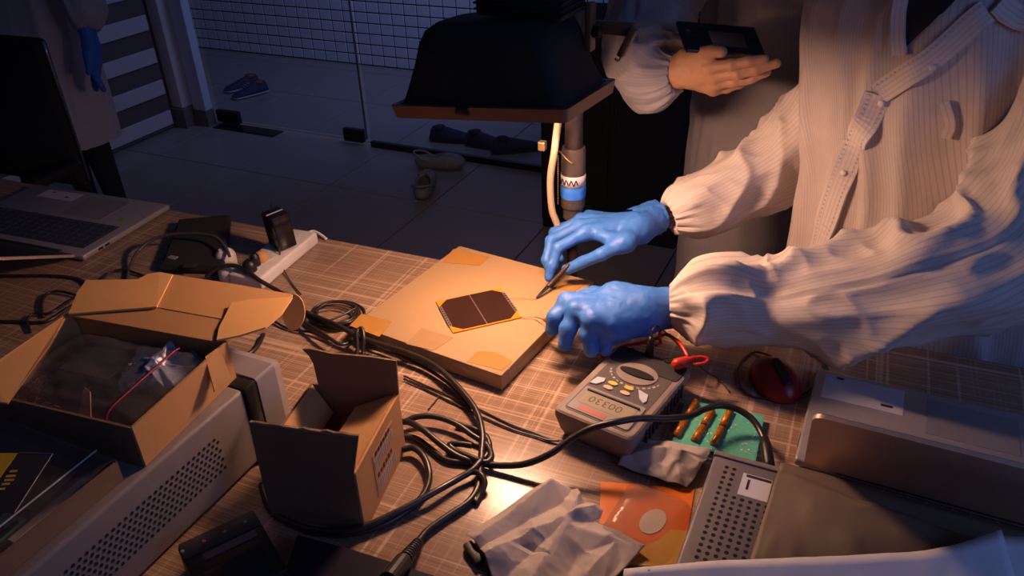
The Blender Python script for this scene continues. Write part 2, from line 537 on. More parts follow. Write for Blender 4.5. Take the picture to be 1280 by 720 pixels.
K = dict(
    laminate=laminate(),
    tile=mat('floor_tile', (0.34, 0.30, 0.29), 0.30, nscale=5, col2=(0.28, 0.25, 0.245), bump=0.05),
    grout=mat('grout', (0.035, 0.035, 0.04), 0.9, nscale=40),
    mosaic=mat('mosaic_tile', (0.80, 0.81, 0.88), 0.35, nscale=8, col2=(0.72, 0.74, 0.82), bump=0.05),
    wallgrout=mat('wall_grout', (0.03, 0.035, 0.06), 0.9),
    white_paint=mat('white_painted_metal', (0.72, 0.68, 0.72), 0.5, nscale=10),
    blue_white=mat('pale_blue_aluminium', (0.62, 0.68, 0.85), 0.45, nscale=10),
    grey_stone=mat('grey_stone', (0.17, 0.16, 0.16), 0.6, nscale=40, bump=0.1),
    dark_glass=mat('dark_frosted_glass', (0.13, 0.115, 0.12), 0.35, nscale=10),
    frost=mat('frosted_strip', (0.60, 0.58, 0.66), 0.5, nscale=12),
    dark_metal=mat('dark_metal', (0.045, 0.045, 0.05), 0.4, 0.7, nscale=30),
    black_plastic=mat('black_plastic', (0.013, 0.012, 0.012), 0.45, nscale=60, bump=0.05),
    black_gloss=mat('glossy_black', (0.010, 0.010, 0.014), 0.15, nscale=60),
    black_fabric=mat('black_fabric', (0.014, 0.013, 0.016), 0.9, nscale=120, bump=0.3),
    rubber=mat('black_cable_rubber', (0.030, 0.022, 0.020), 0.36, nscale=60, spec=0.6),
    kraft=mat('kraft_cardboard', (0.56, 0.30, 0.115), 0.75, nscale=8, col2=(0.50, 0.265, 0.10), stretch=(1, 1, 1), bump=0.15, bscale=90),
    pad_card=mat('pad_cardboard', (0.44, 0.29, 0.15), 0.7, nscale=7, col2=(0.41, 0.265, 0.135), bump=0.12, bscale=120),
    kraft_lit=mat('lit_cardboard', (0.82, 0.46, 0.17), 0.7, nscale=7, col2=(0.76, 0.42, 0.15), bump=0.12, bscale=120),  # brighter kraft copy, lamp light put into the carton's ear flaps
    kraft_dark=mat('shade_brown_cardboard', (0.25, 0.15, 0.085), 0.75, nscale=14, col2=(0.20, 0.12, 0.065), bump=0.2, bscale=100),  # darker kraft copy, shade put into box walls turned from the lamp
    kraft_paper=mat('kraft_paper', (0.18, 0.135, 0.09), 0.6, nscale=9, col2=(0.15, 0.11, 0.075), bump=0.3, bscale=40),
    core=mat('corrugated_edge', (0.60, 0.42, 0.24), 0.9, nscale=120, col2=(0.22, 0.13, 0.07), bump=0.4),
    tape=mat('amber_tape', (0.46, 0.235, 0.055), 0.38, nscale=30, col2=(0.41, 0.20, 0.045)),
    tape_pale=mat('tan_tape', (0.41, 0.255, 0.12), 0.45, nscale=30),
    kapton=mat('amber_film', (0.62, 0.27, 0.025), 0.3, nscale=40, col2=(0.62, 0.26, 0.02)),
    cell=mat('solar_wafer', (0.030, 0.013, 0.010), 0.32, nscale=16, col2=(0.055, 0.02, 0.012), spec=0.4),
    silver=mat('silver_foil', (0.62, 0.58, 0.54), 0.35, 0.8, nscale=220, col2=(0.25, 0.22, 0.2)),
    wire=mat('bare_wire', (0.34, 0.27, 0.18), 0.4, 0.6),
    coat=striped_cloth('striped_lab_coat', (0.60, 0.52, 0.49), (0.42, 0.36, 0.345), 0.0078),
    coat_lit=striped_cloth('striped_lab_coat_lit', (0.72, 0.64, 0.60), (0.53, 0.46, 0.445), 0.0078),  # lighter copy of the coat cloth, lamp light put into its colour
    coat_back=striped_cloth('plain_lab_coat', (0.62, 0.54, 0.57), (0.52, 0.45, 0.48), 0.0078),
    coat_dim=striped_cloth('dimmed_lab_coat', (0.30, 0.27, 0.29), (0.24, 0.22, 0.24), 0.0078),  # white coat of the person behind, shade put into its colour
    coat_shaded=striped_cloth('shaded_lab_coat_sleeve', (0.31, 0.29, 0.31), (0.25, 0.23, 0.25), 0.0078),  # pale cloth darkened here in place of shade from the lamp hood
    glove=mat('blue_nitrile', (0.034, 0.165, 0.60), 0.52, nscale=26, col2=(0.058, 0.205, 0.64), bump=0.3, bscale=130, sss=0.0),
    glove_tan=mat('tan_latex', (0.47, 0.25, 0.135), 0.55, nscale=26, col2=(0.42, 0.22, 0.115), bump=0.2, bscale=140),
    skin=mat('skin', (0.42, 0.24, 0.16), 0.55, nscale=30, bump=0.05),
    hair=mat('black_hair', (0.012, 0.010, 0.009), 0.5, nscale=200, stretch=(1, 1, 0.1), bump=0.4),
    trousers=mat('dark_trousers', (0.018, 0.018, 0.024), 0.9, nscale=60, bump=0.2),
    shirt=mat('dark_shirt', (0.02, 0.016, 0.022), 0.85, nscale=60, bump=0.2),
    laptop=mat('silver_laptop', (0.42, 0.39, 0.39), 0.38, 0.35, nscale=60),
    lid=mat('laptop_lid_warm', (0.80, 0.60, 0.48), 0.38, 0.5, nscale=60),  # warm bounce from the table put into the silver lid's colour
    key=mat('laptop_key', (0.055, 0.060, 0.085), 0.5, nscale=60),
    screen=mat('dark_screen', (0.006, 0.006, 0.008), 0.2),
    sticker=mat('grey_sticker', (0.55, 0.52, 0.54), 0.5, nscale=30),
    touch=mat('touchpad', (0.33, 0.31, 0.31), 0.35, 0.3),
    green_sticker=mat('green_sticker', (0.25, 0.42, 0.05), 0.5),
    white_plastic=mat('white_plastic', (0.80, 0.76, 0.72), 0.45, nscale=20),
    grey_plastic=mat('grey_plastic', (0.30, 0.28, 0.28), 0.5, nscale=30),
    beige_metal=mat('beige_painted_steel', (0.25, 0.215, 0.205), 0.5, nscale=20, bump=0.03),
    bezel_grey=mat('bezel_grey', (0.27, 0.245, 0.26), 0.5, nscale=20),
    hole=mat('dark_hole', (0.010, 0.008, 0.008), 0.9),
    meter_grey=mat('meter_holster', (0.29, 0.24, 0.21), 0.55, nscale=40, bump=0.08),
    meter_face=mat('meter_face', (0.115, 0.10, 0.098), 0.45, nscale=40),
    meter_dark=mat('meter_dark', (0.040, 0.037, 0.042), 0.5, nscale=40),
    cord_grey=mat('dark_grey_cord', (0.085, 0.07, 0.065), 0.45, nscale=60),
    instrument=mat('grey_case_steel', (0.19, 0.17, 0.18), 0.5, nscale=30, bump=0.03),
    lcd=mat('lcd', (0.42, 0.37, 0.27), 0.25, nscale=20),
    digit=mat('lcd_digit', (0.10, 0.095, 0.07), 0.5),
    yellow=mat('yellow_key', (0.75, 0.62, 0.10), 0.4),
    cream=mat('cream_key', (0.72, 0.55, 0.40), 0.4),
    pale_key=mat('pale_blue_key', (0.66, 0.70, 0.78), 0.4),
    print_pale=mat('pale_print', (0.55, 0.48, 0.44), 0.6),
    red_print=mat('red_print', (0.55, 0.16, 0.10), 0.5),
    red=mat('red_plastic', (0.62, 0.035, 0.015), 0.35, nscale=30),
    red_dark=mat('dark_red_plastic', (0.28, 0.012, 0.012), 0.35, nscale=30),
    pcb=mat('circuit_board', (0.07, 0.44, 0.29), 0.4, nscale=160, col2=(0.16, 0.58, 0.42)),
    pcb_dark=mat('dark_circuit_board', (0.10, 0.42, 0.26), 0.4, nscale=160, col2=(0.16, 0.50, 0.32)),
    copper=mat('copper_winding', (0.62, 0.22, 0.03), 0.32, nscale=120, col2=(0.40, 0.10, 0.01), metal=0.3),
    paper=mat('crumpled_paper', (0.56, 0.49, 0.45), 0.7, nscale=12, bump=0.2, bscale=50),
    paper_white=mat('white_paper', (0.80, 0.80, 0.86), 0.6, nscale=10),
    orange=mat('orange_packet', (0.80, 0.16, 0.015), 0.32, nscale=10, col2=(0.74, 0.20, 0.02)),
    packet_yellow=mat('yellow_packet', (0.78, 0.45, 0.08), 0.35, nscale=10),
    packet_white=mat('white_packet_spot', (0.72, 0.62, 0.52), 0.4, nscale=10),
    ink=mat('dark_ink', (0.02, 0.02, 0.03), 0.6),
    blue_tape=mat('blue_tape', (0.01, 0.16, 0.80), 0.4, nscale=90, col2=(0.08, 0.28, 0.85)),
    white_tape=mat('white_tape', (0.62, 0.58, 0.60), 0.5, nscale=60),
    hood=mat('black_enamel', (0.030, 0.028, 0.028), 0.7, nscale=50, bump=0.05, spec=0.3),
    hood_rim=mat('glow_brown_enamel', (0.22, 0.11, 0.06), 0.45, nscale=50),  # rim's reflected lamp glow put into the brown; bracket shares it
    reflector=mat('hammered_reflector', (0.7, 0.66, 0.6), 0.35, 0.9, nscale=60, bump=0.2),
    pole=mat('dark_pole_enamel', (0.085, 0.065, 0.06), 0.38, nscale=50),
    beige_cord=mat('beige_cord', (0.66, 0.50, 0.32), 0.5, nscale=50),
    bulb=mat('halogen_tube', (1, 0.9, 0.7), 0.3, emit=((1.0, 0.66, 0.40), 40)),
    navy=mat('navy_canvas', (0.025, 0.035, 0.10), 0.8, nscale=90, bump=0.3),
    sole=mat('pale_sole', (0.40, 0.44, 0.50), 0.6, nscale=50),
    lining=mat('orange_lining', (0.30, 0.09, 0.04), 0.8, nscale=50),
    clog=mat('grey_foam', (0.30, 0.29, 0.31), 0.6, nscale=40),
    clog_in=mat('dark_foam', (0.035, 0.02, 0.02), 0.9),
    chrome=mat('chrome', (0.6, 0.58, 0.56), 0.2, 1.0),
    card_yellow=mat('card_yellow', (0.62, 0.42, 0.02), 0.4),
    brass=mat('brass_contact', (0.60, 0.42, 0.22), 0.35, 0.7),
    red_strip=mat('red_zip', (0.30, 0.012, 0.05), 0.5),
    foil_blue=mat('glint_painted_foil', (0.62, 0.72, 0.95), 0.28, 0.2, nscale=34, col2=(0.02, 0.04, 0.12), bump=1.0, bscale=90),  # pale and dark noise paints the foil's glints and dark reflections
)


def clear_plastic(name, tint, rough=0.12, opac=0.22):
    """thin clear film: mostly see-through with a glossy surface"""
    m = bpy.data.materials.new(name)
    m.use_nodes = True
    nt = m.node_tree
    for n in list(nt.nodes):
        if n.type != 'OUTPUT_MATERIAL': nt.nodes.remove(n)
    out = [n for n in nt.nodes if n.type == 'OUTPUT_MATERIAL'][0]
    tr = node(nt, 'ShaderNodeBsdfTransparent')
    tr.inputs[0].default_value = (*tint, 1)
    b = node(nt, 'ShaderNodeBsdfPrincipled')
    b.inputs['Base Color'].default_value = (0.35, 0.33, 0.33, 1)
    b.inputs['Roughness'].default_value = rough
    tc = node(nt, 'ShaderNodeTexCoord')
    ns = node(nt, 'ShaderNodeTexNoise')
    ns.inputs['Scale'].default_value = 55
    nt.links.new(tc.outputs['Object'], ns.inputs['Vector'])
    bp = node(nt, 'ShaderNodeBump')
    bp.inputs['Strength'].default_value = 0.5
    bp.inputs['Distance'].default_value = 0.003
    nt.links.new(ns.outputs['Fac'], bp.inputs['Height'])
    nt.links.new(bp.outputs[0], b.inputs['Normal'])
    mx = node(nt, 'ShaderNodeMixShader')
    mx.inputs[0].default_value = opac
    nt.links.new(tr.outputs[0], mx.inputs[1])
    nt.links.new(b.outputs[0], mx.inputs[2])
    nt.links.new(mx.outputs[0], out.inputs[0])
    return m


K['film'] = clear_plastic('clear_film', (0.92, 0.90, 0.90), 0.15, 0.16)
K['film_dark'] = clear_plastic('smoky_film', (0.92, 0.88, 0.85), 0.22, 0.10)
K['blister'] = clear_plastic('clear_blister', (0.97, 0.95, 0.93), 0.14, 0.20)
K['pane'] = clear_plastic('glass_pane', (0.86, 0.90, 0.96), 0.02, 0.05)

# ------------------------------------------------------------------ the setting
FZ = -TZ
floor = struct(M().box((-2.3, 2.4, FZ - 0.035), (8.4, 7.2, 0.05)).build('floor', K['grout']))
tile_me = None
for i in range(-6, 6):
    for j in range(-4, 4):
        x, y = -3.05 + 0.6 * i + 0.3, 2.987 + 0.6 * j + 0.3
        if x > 0.6 or x < -6.2 or y < 0.9 or y > 5.3: continue
        if tile_me is None:
            t = M().box((0, 0, 0), (0.594, 0.594, 0.02), bev=0.002, seg=1).build('tile', K['tile'], floor, local=True)
            tile_me = t.data
        else:
            t = bpy.data.objects.new('tile', tile_me)
            C.objects.link(t)
            t.parent = floor
        t.location = (x, y, FZ - 0.008)

wall_back = struct(M().box((-3.2, 5.05, FZ + 1.25), (6.0, 0.2, 2.56)).build('wall_back', K['wallgrout']))
me = None
CW, CHh = 0.1055, 0.0765
top = M()
for i in range(42):
    x = -5.95 + CW * i
    for j in range(33):
        z = FZ + 0.006 + CHh * (j + 0.5)
        if j < 8 and 7 <= i < 42:
            if me is None:
                t = M().box((0, 0, 0), (CW - 0.009, 0.012, CHh - 0.009), bev=0.002, seg=1).build('tile', K['mosaic'], wall_back, local=True)
                me = t.data
            else:
                t = bpy.data.objects.new('tile', me)
                C.objects.link(t)
                t.parent = wall_back
            t.location = (x, 4.948, z)
        else:
            top.box((x, 4.948, z), (CW - 0.009, 0.012, CHh - 0.009))
t = top.build('upper_tiles', K['mosaic'], wall_back)
t['kind'] = 'stuff'

# left wall with the frosted-strip door, white post and stone foot
door = struct(M().box((-3.90, 2.35, FZ + 1.08), (0.03, 2.05, 2.14)).build('door_1', K['dark_glass']))
for k in range(10):
    z = FZ + 0.075 + 0.186 * k
    M().box((-3.878, 2.35, z), (0.014, 2.03, 0.086), bev=0.003, seg=1).build('strip', K['frost'], door)
    door.children  # strips are pieces of the door
struct(M().box((-3.95, 1.9, FZ + 1.25), (0.05, 3.1, 2.5)).build('wall_left', K['grey_stone']))
post = struct(M().box((-3.855, 3.455, FZ + 1.31), (0.09, 0.10, 2.38), bev=0.006).build('trim_1', K['white_paint']))
M().box((-3.85, 3.45, FZ + 0.06), (0.115, 0.125, 0.12), bev=0.003).build('post_foot', K['grey_stone'], post)
post2 = struct(M().box((-3.735, 3.49, FZ + 1.30), (0.10, 0.06, 2.40), bev=0.005).build('trim_2', K['blue_white']))
M().box((-3.735, 3.49, FZ + 0.05), (0.105, 0.066, 0.10), bev=0.003).build('post_foot', K['grey_stone'], post2)

gd = struct(M().box((-3.12, 3.535, FZ + 1.14), (1.08, 0.010, 2.20)).build('door_2', K['pane']))
M().box((-2.580, 3.535, FZ + 1.14), (0.006, 0.012, 2.20)).build('glass_edge', K['dark_glass'], gd)
for x0, wd in ((-3.585, 0.17), (-2.665, 0.13)):
    M().box((x0, 3.535, FZ + 0.055), (wd, 0.034, 0.075), bev=0.004).build('hinge_fitting', K['dark_metal'], gd)
M().box((-3.42, 3.50, FZ + 0.005), (0.46, 0.10, 0.006), bev=0.002).build('floor_plate', K['dark_metal'], gd)
fx = struct(M().box((-0.9, 3.535, FZ + 1.14), (3.30, 0.010, 2.20)).build('window_1', K['pane']))
M().box((-0.9, 3.535, FZ + 0.018), (3.30, 0.028, 0.034), bev=0.002).build('glass_channel', K['dark_metal'], fx)

# ------------------------------------------------------------------ table
TR = math.atan(0.0335)


def edge(x):
    return 1.381 + 0.0335 * x


tb = thing('work_table', 'wide work table with brown linen-look top under everything', 'table', (-0.6, edge(-0.6) - 0.62, FZ), TR)
M().box((0, 0, TZ - 0.016), (4.1, 1.24, 0.032), bev=0.004).build('tabletop', K['laminate'], tb, local=True)
for sx in (-1, 1):
    for sy in (-1, 1):
        M().box((sx * 1.95, sy * 0.54, (TZ - 0.032) / 2), (0.05, 0.05, TZ - 0.032), bev=0.003).build('leg', K['dark_metal'], tb, local=True)
    M().box((sx * 1.95, 0, TZ - 0.06), (0.03, 1.05, 0.05)).build('rail', K['dark_metal'], tb, local=True)


# ------------------------------------------------------------------ flood lamp on its pole
lx, ly, lz, lr = -0.560, 1.160, 0.450, math.radians(-3)
lamp = thing('flood_lamp', 'black hooded flood lamp with glow-tinted rim on dark pole over the cardboard pad', 'lamp', (-0.56, 1.475, FZ))
LM = Matrix.Translation((lx, ly, lz)) @ Matrix.Rotation(lr, 4, 'Z') @ Matrix.Rotation(math.radians(-2.5), 4, 'X') @ Matrix.Rotation(math.radians(-6), 4, 'Y') @ Matrix.Translation((0, 0, -lz))


def L(*p):
    return tuple(LM @ Vector(p))


def rrect(a, b, cx, cy, z, r, n=5):
    out = []
    for qx, qy, a0 in ((1, 1, 0), (-1, 1, 90), (-1, -1, 180), (1, -1, 270)):
        for k in range(n):
            t = math.radians(a0 + 90 * k / (n - 1))
            out.append(L(cx + qx * (a - r) + r * math.cos(t), cy + qy * (b - r) + r * math.sin(t), z))
    return out


def loft(rings, cap0=True, cap1=True):
    n = len(rings[0])
    v = np.array(rings).reshape(-1, 3)
    f = [(i * n + k, i * n + (k + 1) % n, (i + 1) * n + (k + 1) % n, (i + 1) * n + k) for i in range(len(rings) - 1) for k in range(n)]
    if cap0: f.append(tuple(range(n))[::-1])
    if cap1: f.append(tuple((len(rings) - 1) * n + k for k in range(n)))
    return v, f


hood_prof = [(0.150, 0.092, 0.0, 0.462, 0.012), (0.146, 0.090, 0.0, 0.474, 0.02), (0.136, 0.086, 0.0, 0.500, 0.025), (0.127, 0.082, 0.003, 0.530, 0.03),
             (0.119, 0.077, 0.006, 0.560, 0.03), (0.110, 0.070, 0.008, 0.578, 0.03), (0.095, 0.058, 0.01, 0.588, 0.03)]
outer = [rrect(a, b, 0, c, z, r) for a, b, c, z, r in hood_prof]
inner = [rrect(a - 0.004, b - 0.004, 0, c, z - 0.004, max(r - 0.004, 0.004)) for a, b, c, z, r in hood_prof]
o = M().add(*loft(outer, False, True)).build('hood', K['hood'], lamp)
angle_smooth(o, 50)
o = M().add(*loft(inner, False, True)).build('reflector', K['reflector'], lamp)
angle_smooth(o, 50)
m = M()                       # rim: a rectangular band around the opening
for ring in ([(0.156, 0.098, 0.449), (0.160, 0.102, 0.470)],):
    a = [rrect(q[0], q[1], 0, 0, q[2], 0.010) for q in ring]
    b = [rrect(q[0] - 0.012, q[1] - 0.012, 0, 0, q[2], 0.006) for q in ring]
    n = len(a[0])
    m.add(*loft([a[0], a[1], b[1], b[0], a[0]], False, False))
angle_smooth(m.build('rim', K['hood_rim'], lamp), 40)
m = M().box(L(-0.02, -0.100, 0.464), (0.024, 0.012, 0.014), rz=lr, bev=0.004)
m.build('rim_clip', K['dark_metal'], lamp)
M().sphere(L(-0.152, -0.094, 0.468), 0.004).build('corner_screw', K['chrome'], lamp)
m = M().box(L(0.055, 0.02, 0.622), (0.15, 0.09, 0.065), rz=lr, bev=0.006)
angle_smooth(m.build('ballast_box', K['hood'], lamp))
m = M()
for k in range(6):
    m.box(L(0.055, 0.02, 0.600 + 0.009 * k), (0.156, 0.096, 0.003), rz=lr, bev=0.001, seg=1)
m.build('cooling_fins', K['hood'], lamp)
# bracket at the right side, knob and lever
m = M()
m.box(L(0.135, 0.06, 0.560), (0.012, 0.022, 0.075), rz=lr, bev=0.003)
m.box(L(0.165, 0.085, 0.553), (0.07, 0.014, 0.020), rz=lr, bev=0.003)
m.box(L(0.190, 0.075, 0.532), (0.012, 0.014, 0.050), rz=lr, ry=0.45, bev=0.003)
angle_smooth(m.build('bracket', K['hood_rim'], lamp))
m = M().cyl(L(0.136, 0.06, 0.553), L(0.152, 0.06, 0.553), 0.010, n=10)
angle_smooth(m.build('bracket_knob', K['black_plastic'], lamp))
M().tube([L(0.182, 0.070, 0.512), L(0.178, 0.066, 0.506), L(0.172, 0.064, 0.510)], 0.0022, 6).build('hook', K['brass'], lamp, smooth=True)
# pole, telescoping
px_, py_ = -0.556, 1.475
m = M().lathe((px_, py_, 0.20), (px_, py_, 0.62), [(0, 0.019), (1, 0.019)], 24)
m.build('upper_pole', K['pole'], lamp, smooth=True)
angle_smooth(m and M().lathe((px_, py_, 0.10), (px_, py_, 0.262), [(0, 0.022), (0.16, 0.022), (0.17, 0.026), (0.95, 0.026), (1, 0.024)], 24).build('pole_sleeve', K['pole'], lamp), 30)
angle_smooth(M().lathe((px_, py_, FZ + 0.03), (px_, py_, 0.10), [(0, 0.012), (1, 0.012)], 16).build('lower_pole', K['pole'], lamp), 30)
angle_smooth(M().lathe((px_, py_, FZ + 0.002), (px_, py_, FZ + 0.04), [(0, 0.15), (0.5, 0.15), (0.9, 0.05), (1, 0.02)], 32).build('base', K['dark_metal'], lamp), 30)
M().tube([(px_ + 0.0, py_, 0.60), (px_ + 0.01, py_ - 0.10, 0.615), L(0.05, 0.06, 0.62)], 0.010, 8).build('arm', K['pole'], lamp, smooth=True)
tp = M().lathe((px_, py_, 0.176), (px_, py_, 0.203), [(0, 0.0268), (1, 0.0268)], 24).build('label_tape', K['white_tape'], lamp, smooth=True)
m = M()
for k, (a, hgt) in enumerate(((196, .010), (206, .013), (217, .011), (228, .014), (241, .012), (252, .014), (264, .009), (276, .013), (287, .012), (298, .014), (308, .01))):
    q = math.radians(a)
    m.box((px_ + 0.0270 * math.cos(q), py_ + 0.0270 * math.sin(q), 0.190), (0.0012, 0.0022, hgt), rz=q, rx=0.35 * (-1) ** k)
m.build('tape_writing', K['ink'], tp)
angle_smooth(M().lathe((px_, py_, 0.150), (px_, py_, 0.177), [(0, 0.0266), (0.3, 0.0278), (0.5, 0.0270), (0.75, 0.0280), (1, 0.0268)], 24).build('blue_tape', K['blue_tape'], lamp), 60)
q = [(px_ + 0.029 * math.cos(math.radians(a)), py_ + 0.029 * math.sin(math.radians(a)), 0.244 + 0.010 * math.sin(math.radians((a - 180) * 2.2))) for a in range(180, 300, 12)]
M().tube(q, 0.0016, 6, 2).build('wire_ring', K['brass'], lamp, smooth=True)
# beaded cord hanging at the left of the pole
m = M()
for k in range(26):
    m.sphere((px_ - 0.031, py_ - 0.010, 0.130 + 0.0044 * k), 0.0017, 6, 4)
m.build('bead_chain', K['brass'], lamp, smooth=True)
# beige flex from the lamp head
fl = [PY(697, 158, 1.40), PY(693, 190, 1.40), PY(688, 225, 1.41), PY(690, 262, 1.42), PY(698, 296, 1.43), (-0.60, 1.44, -0.1), (-0.62, 1.46, -0.45), (-0.60, 1.47, FZ + 0.05)]
fl = [L(0.06, 0.05, 0.55), L(0.07, 0.11, 0.50)] + [tuple(p) for p in fl]
M().tube(fl, 0.0075, 10, 8).build('beige_flex', K['beige_cord'], lamp, smooth=True)
M().box(PY(678, 182, 1.44), (0.016, 0.016, 0.02), bev=0.003).build('clamp_nut', K['brass'], lamp)
# the halogen tube and its light
M().cyl(L(-0.05, 0, 0.474), L(0.05, 0, 0.474), 0.005, n=10).build('halogen_tube', K['bulb'], lamp, smooth=True)
for k in (-1, 0, 1):
    d = bpy.data.lights.new('halogen_light', 'POINT')
    d.energy = LAMP_POWER / 3
    d.color = LAMP_COLOR
    d.shadow_soft_size = 0.030
    lo = bpy.data.objects.new('halogen_light', d)
    C.objects.link(lo)
    lo.parent = lamp
    lo.location = Vector(L(0.045 * k, 0, 0.4610)) - Vector(lamp.location)


# ------------------------------------------------------------------ people
def hand_mesh(name, material, parent, wrist, mcps, fingers, thumb, arm=None, rp=0.0145, rf=0.0100, rt=0.0082, step=0.0021, wr=0.026, k_palm=0.016, wrinkle=0.0007, wrist2=None, extra=(), kj=0.004, kf=0.009, web=0.0):
    """one continuous hand: palm from wrist to knuckles, separate tapering fingers with their bends, thumb from the palm's side"""
    wrist = np.array(wrist, float)
    mcps = [np.array(q, float) for q in mcps]
    allp = [wrist] + mcps + [np.array(q, float) for fgr in fingers for q in fgr] + [np.array(q, float) for q in thumb]
    if arm is not None: allp.append(np.array(arm, float))
    if wrist2 is not None: allp.append(np.array(wrist2, float))
    allp = np.array(allp)

    def fn(p):
        d = None
        for q in mcps:
            c = capsule(p, wrist + (q - wrist) * 0.12, q, wr * 0.72, rp)
            d = c if d is None else smin(d, c, k_palm)
        c = capsule(p, wrist, wrist + (sum(mcps) / len(mcps) - wrist) * 0.5, wr, wr * 0.75)
        d = smin(d, c, 0.012)
        if wrist2 is not None:
            d = smin(d, capsule(p, wrist, wrist2, wr, wr), 0.014)
        if arm is not None:
            d = smin(d, capsule(p, wrist, arm, wr, wr * 1.06), 0.012)
        th0 = np.array(thumb[0], float)
        d = smin(d, capsule(p, wrist * 0.75 + th0 * 0.25, th0, wr * 0.75, rp * 0.88), 0.026)
        d = smin(d, capsule(p, th0, th0 * 0.45 + mcps[0] * 0.55, rp * 0.85, rp * 0.75), 0.016)
        for a_, b_, r_ in extra:
            d = smin(d, capsule(p, a_, b_, r_, r_), 0.02)
        out = d
        n = len(fingers)
        for i, fg in enumerate(fingers):
            pts = [mcps[i]] + [np.array(q, float) for q in fg]
            s = 0.90 if i == n - 1 else 1.0
            rs = np.linspace(rf * s * 1.06, rt * s, len(pts))
            e = None
            for j in range(len(pts) - 1):
                c = capsule(p, pts[j], pts[j + 1], rs[j], rs[j + 1])
                e = c if e is None else smin(e, c, kj)
                if 0 < j and not web:          # knuckle
                    e = smin(e, np.linalg.norm(p - pts[j], axis=-1) - rs[j] * 1.01, 0.004)
            out = smin(out, smin(d, e, kf), web) if web else np.minimum(out, smin(d, e, kf))
        pts = [np.array(q, float) for q in thumb]
        rs = np.linspace(rp * 0.84, rt * 1.18, len(pts))
        e = None
        for j in range(len(pts) - 1):
            c = capsule(p, pts[j], pts[j + 1], rs[j], rs[j + 1])
            e = c if e is None else smin(e, c, 0.004)
        out = np.minimum(out, smin(d, e, 0.020))
        if wrinkle:
            out = out + wrinkle * vnoise(p * 95, 3) + wrinkle * 0.9 * (ridge(p * np.array([60, 60, 60.]), 5) - 0.3)
        return out
    v, f = sdf_mesh(fn, allp.min(0) - 0.034, allp.max(0) + 0.034, step)
    return obj(name, v, f, material, parent, smooth=True)


def folds(p, s, th, amp, seed, fs=(1, 1), diag=0.0):
    """cloth folds on (along, around) coordinates, in metres"""
    q = np.stack([s * fs[0] + diag * th, np.cos(th) * fs[1], np.sin(th) * fs[1]], -1)
    q2 = np.stack([s * fs[0] * 2.3 - diag * 1.7 * th, np.cos(th + 0.4) * fs[1] * 1.9, np.sin(th + 0.4) * fs[1] * 1.9], -1)
    return amp * (ridge(q, seed) - 0.35) * 1.3 + amp * 0.30 * (ridge(q2, seed + 9) - 0.35) + amp * 0.5 * vnoise(q * 0.7, seed + 4)


def sleeve(name, material, parent, pts, radii, seed=1, amp=0.008, n=96, sub=26, cuff=True, fs=(9, 1.5), diag=0.5, flat=(1, 1), gather=16):
    """loose sleeve along a path from shoulder to cuff, gathered into an elastic cuff at its end"""
    p = spline(pts, sub)
    L_ = np.concatenate([[0], np.cumsum(np.linalg.norm(np.diff(p, axis=0), axis=1))])
    key = np.concatenate([[0], np.cumsum(np.linalg.norm(np.diff(np.array(pts, float), axis=0), axis=1))])
    key = key / key[-1] * L_[-1]
    r = np.interp(L_, key, radii)
    ker = np.ones(9) / 9
    r = np.convolve(np.pad(r, 4, mode='edge'), ker, 'valid')
    t, u, w_ = frames(p)
    th = np.linspace(0, 2 * PI, n, endpoint=False)
    S, T = np.meshgrid(L_, th, indexing='ij')
    R = r[:, None] + folds(None, S, T, amp, seed, fs, diag) * np.clip(r[:, None] / 0.05, 0.2, 1.3)
    if cuff:
        end = L_[-1]
        g = np.clip((S - (end - 0.075)) / 0.075, 0, 1)
        R = R * (1 - g ** 2.2) + g ** 2.2 * 0.036
        R = R + g ** 1.4 * (0.0030 * np.cos(gather * T + 3 * vnoise(np.stack([S * 30, T, T * 0], -1), seed)) + 0.0018 * np.cos(gather * 1.7 * T + 1))
    V = p[:, None, :] + R[..., None] * (flat[0] * np.cos(T)[..., None] * u[:, None, :] + flat[1] * np.sin(T)[..., None] * w_[:, None, :])
    V = V.reshape(-1, 3)
    m_ = len(p)
    f = [(i * n + k, i * n + (k + 1) % n, (i + 1) * n + (k + 1) % n, (i + 1) * n + k) for i in range(m_ - 1) for k in range(n)]
    # turn the cuff inwards
    if cuff:
        ring = V[(m_ - 1) * n:].reshape(n, 3)
        c = ring.mean(0)
        V = np.vstack([V, c + (ring - c) * 0.72 - t[-1] * 0.004, c + (ring - c) * 0.70 - t[-1] * 0.03])
        for j in (0, 1):
            f += [((m_ - 1 + j) * n + k, (m_ - 1 + j) * n + (k + 1) % n, (m_ + j) * n + (k + 1) % n, (m_ + j) * n + k) for k in range(n)]
    uv = np.stack([(T * r.mean() if True else T), S], -1).reshape(-1, 2)
    uv = np.vstack([uv, np.zeros((len(V) - len(uv), 2))])
    return obj(name, V, f, material, parent, smooth=True, uv=uv)


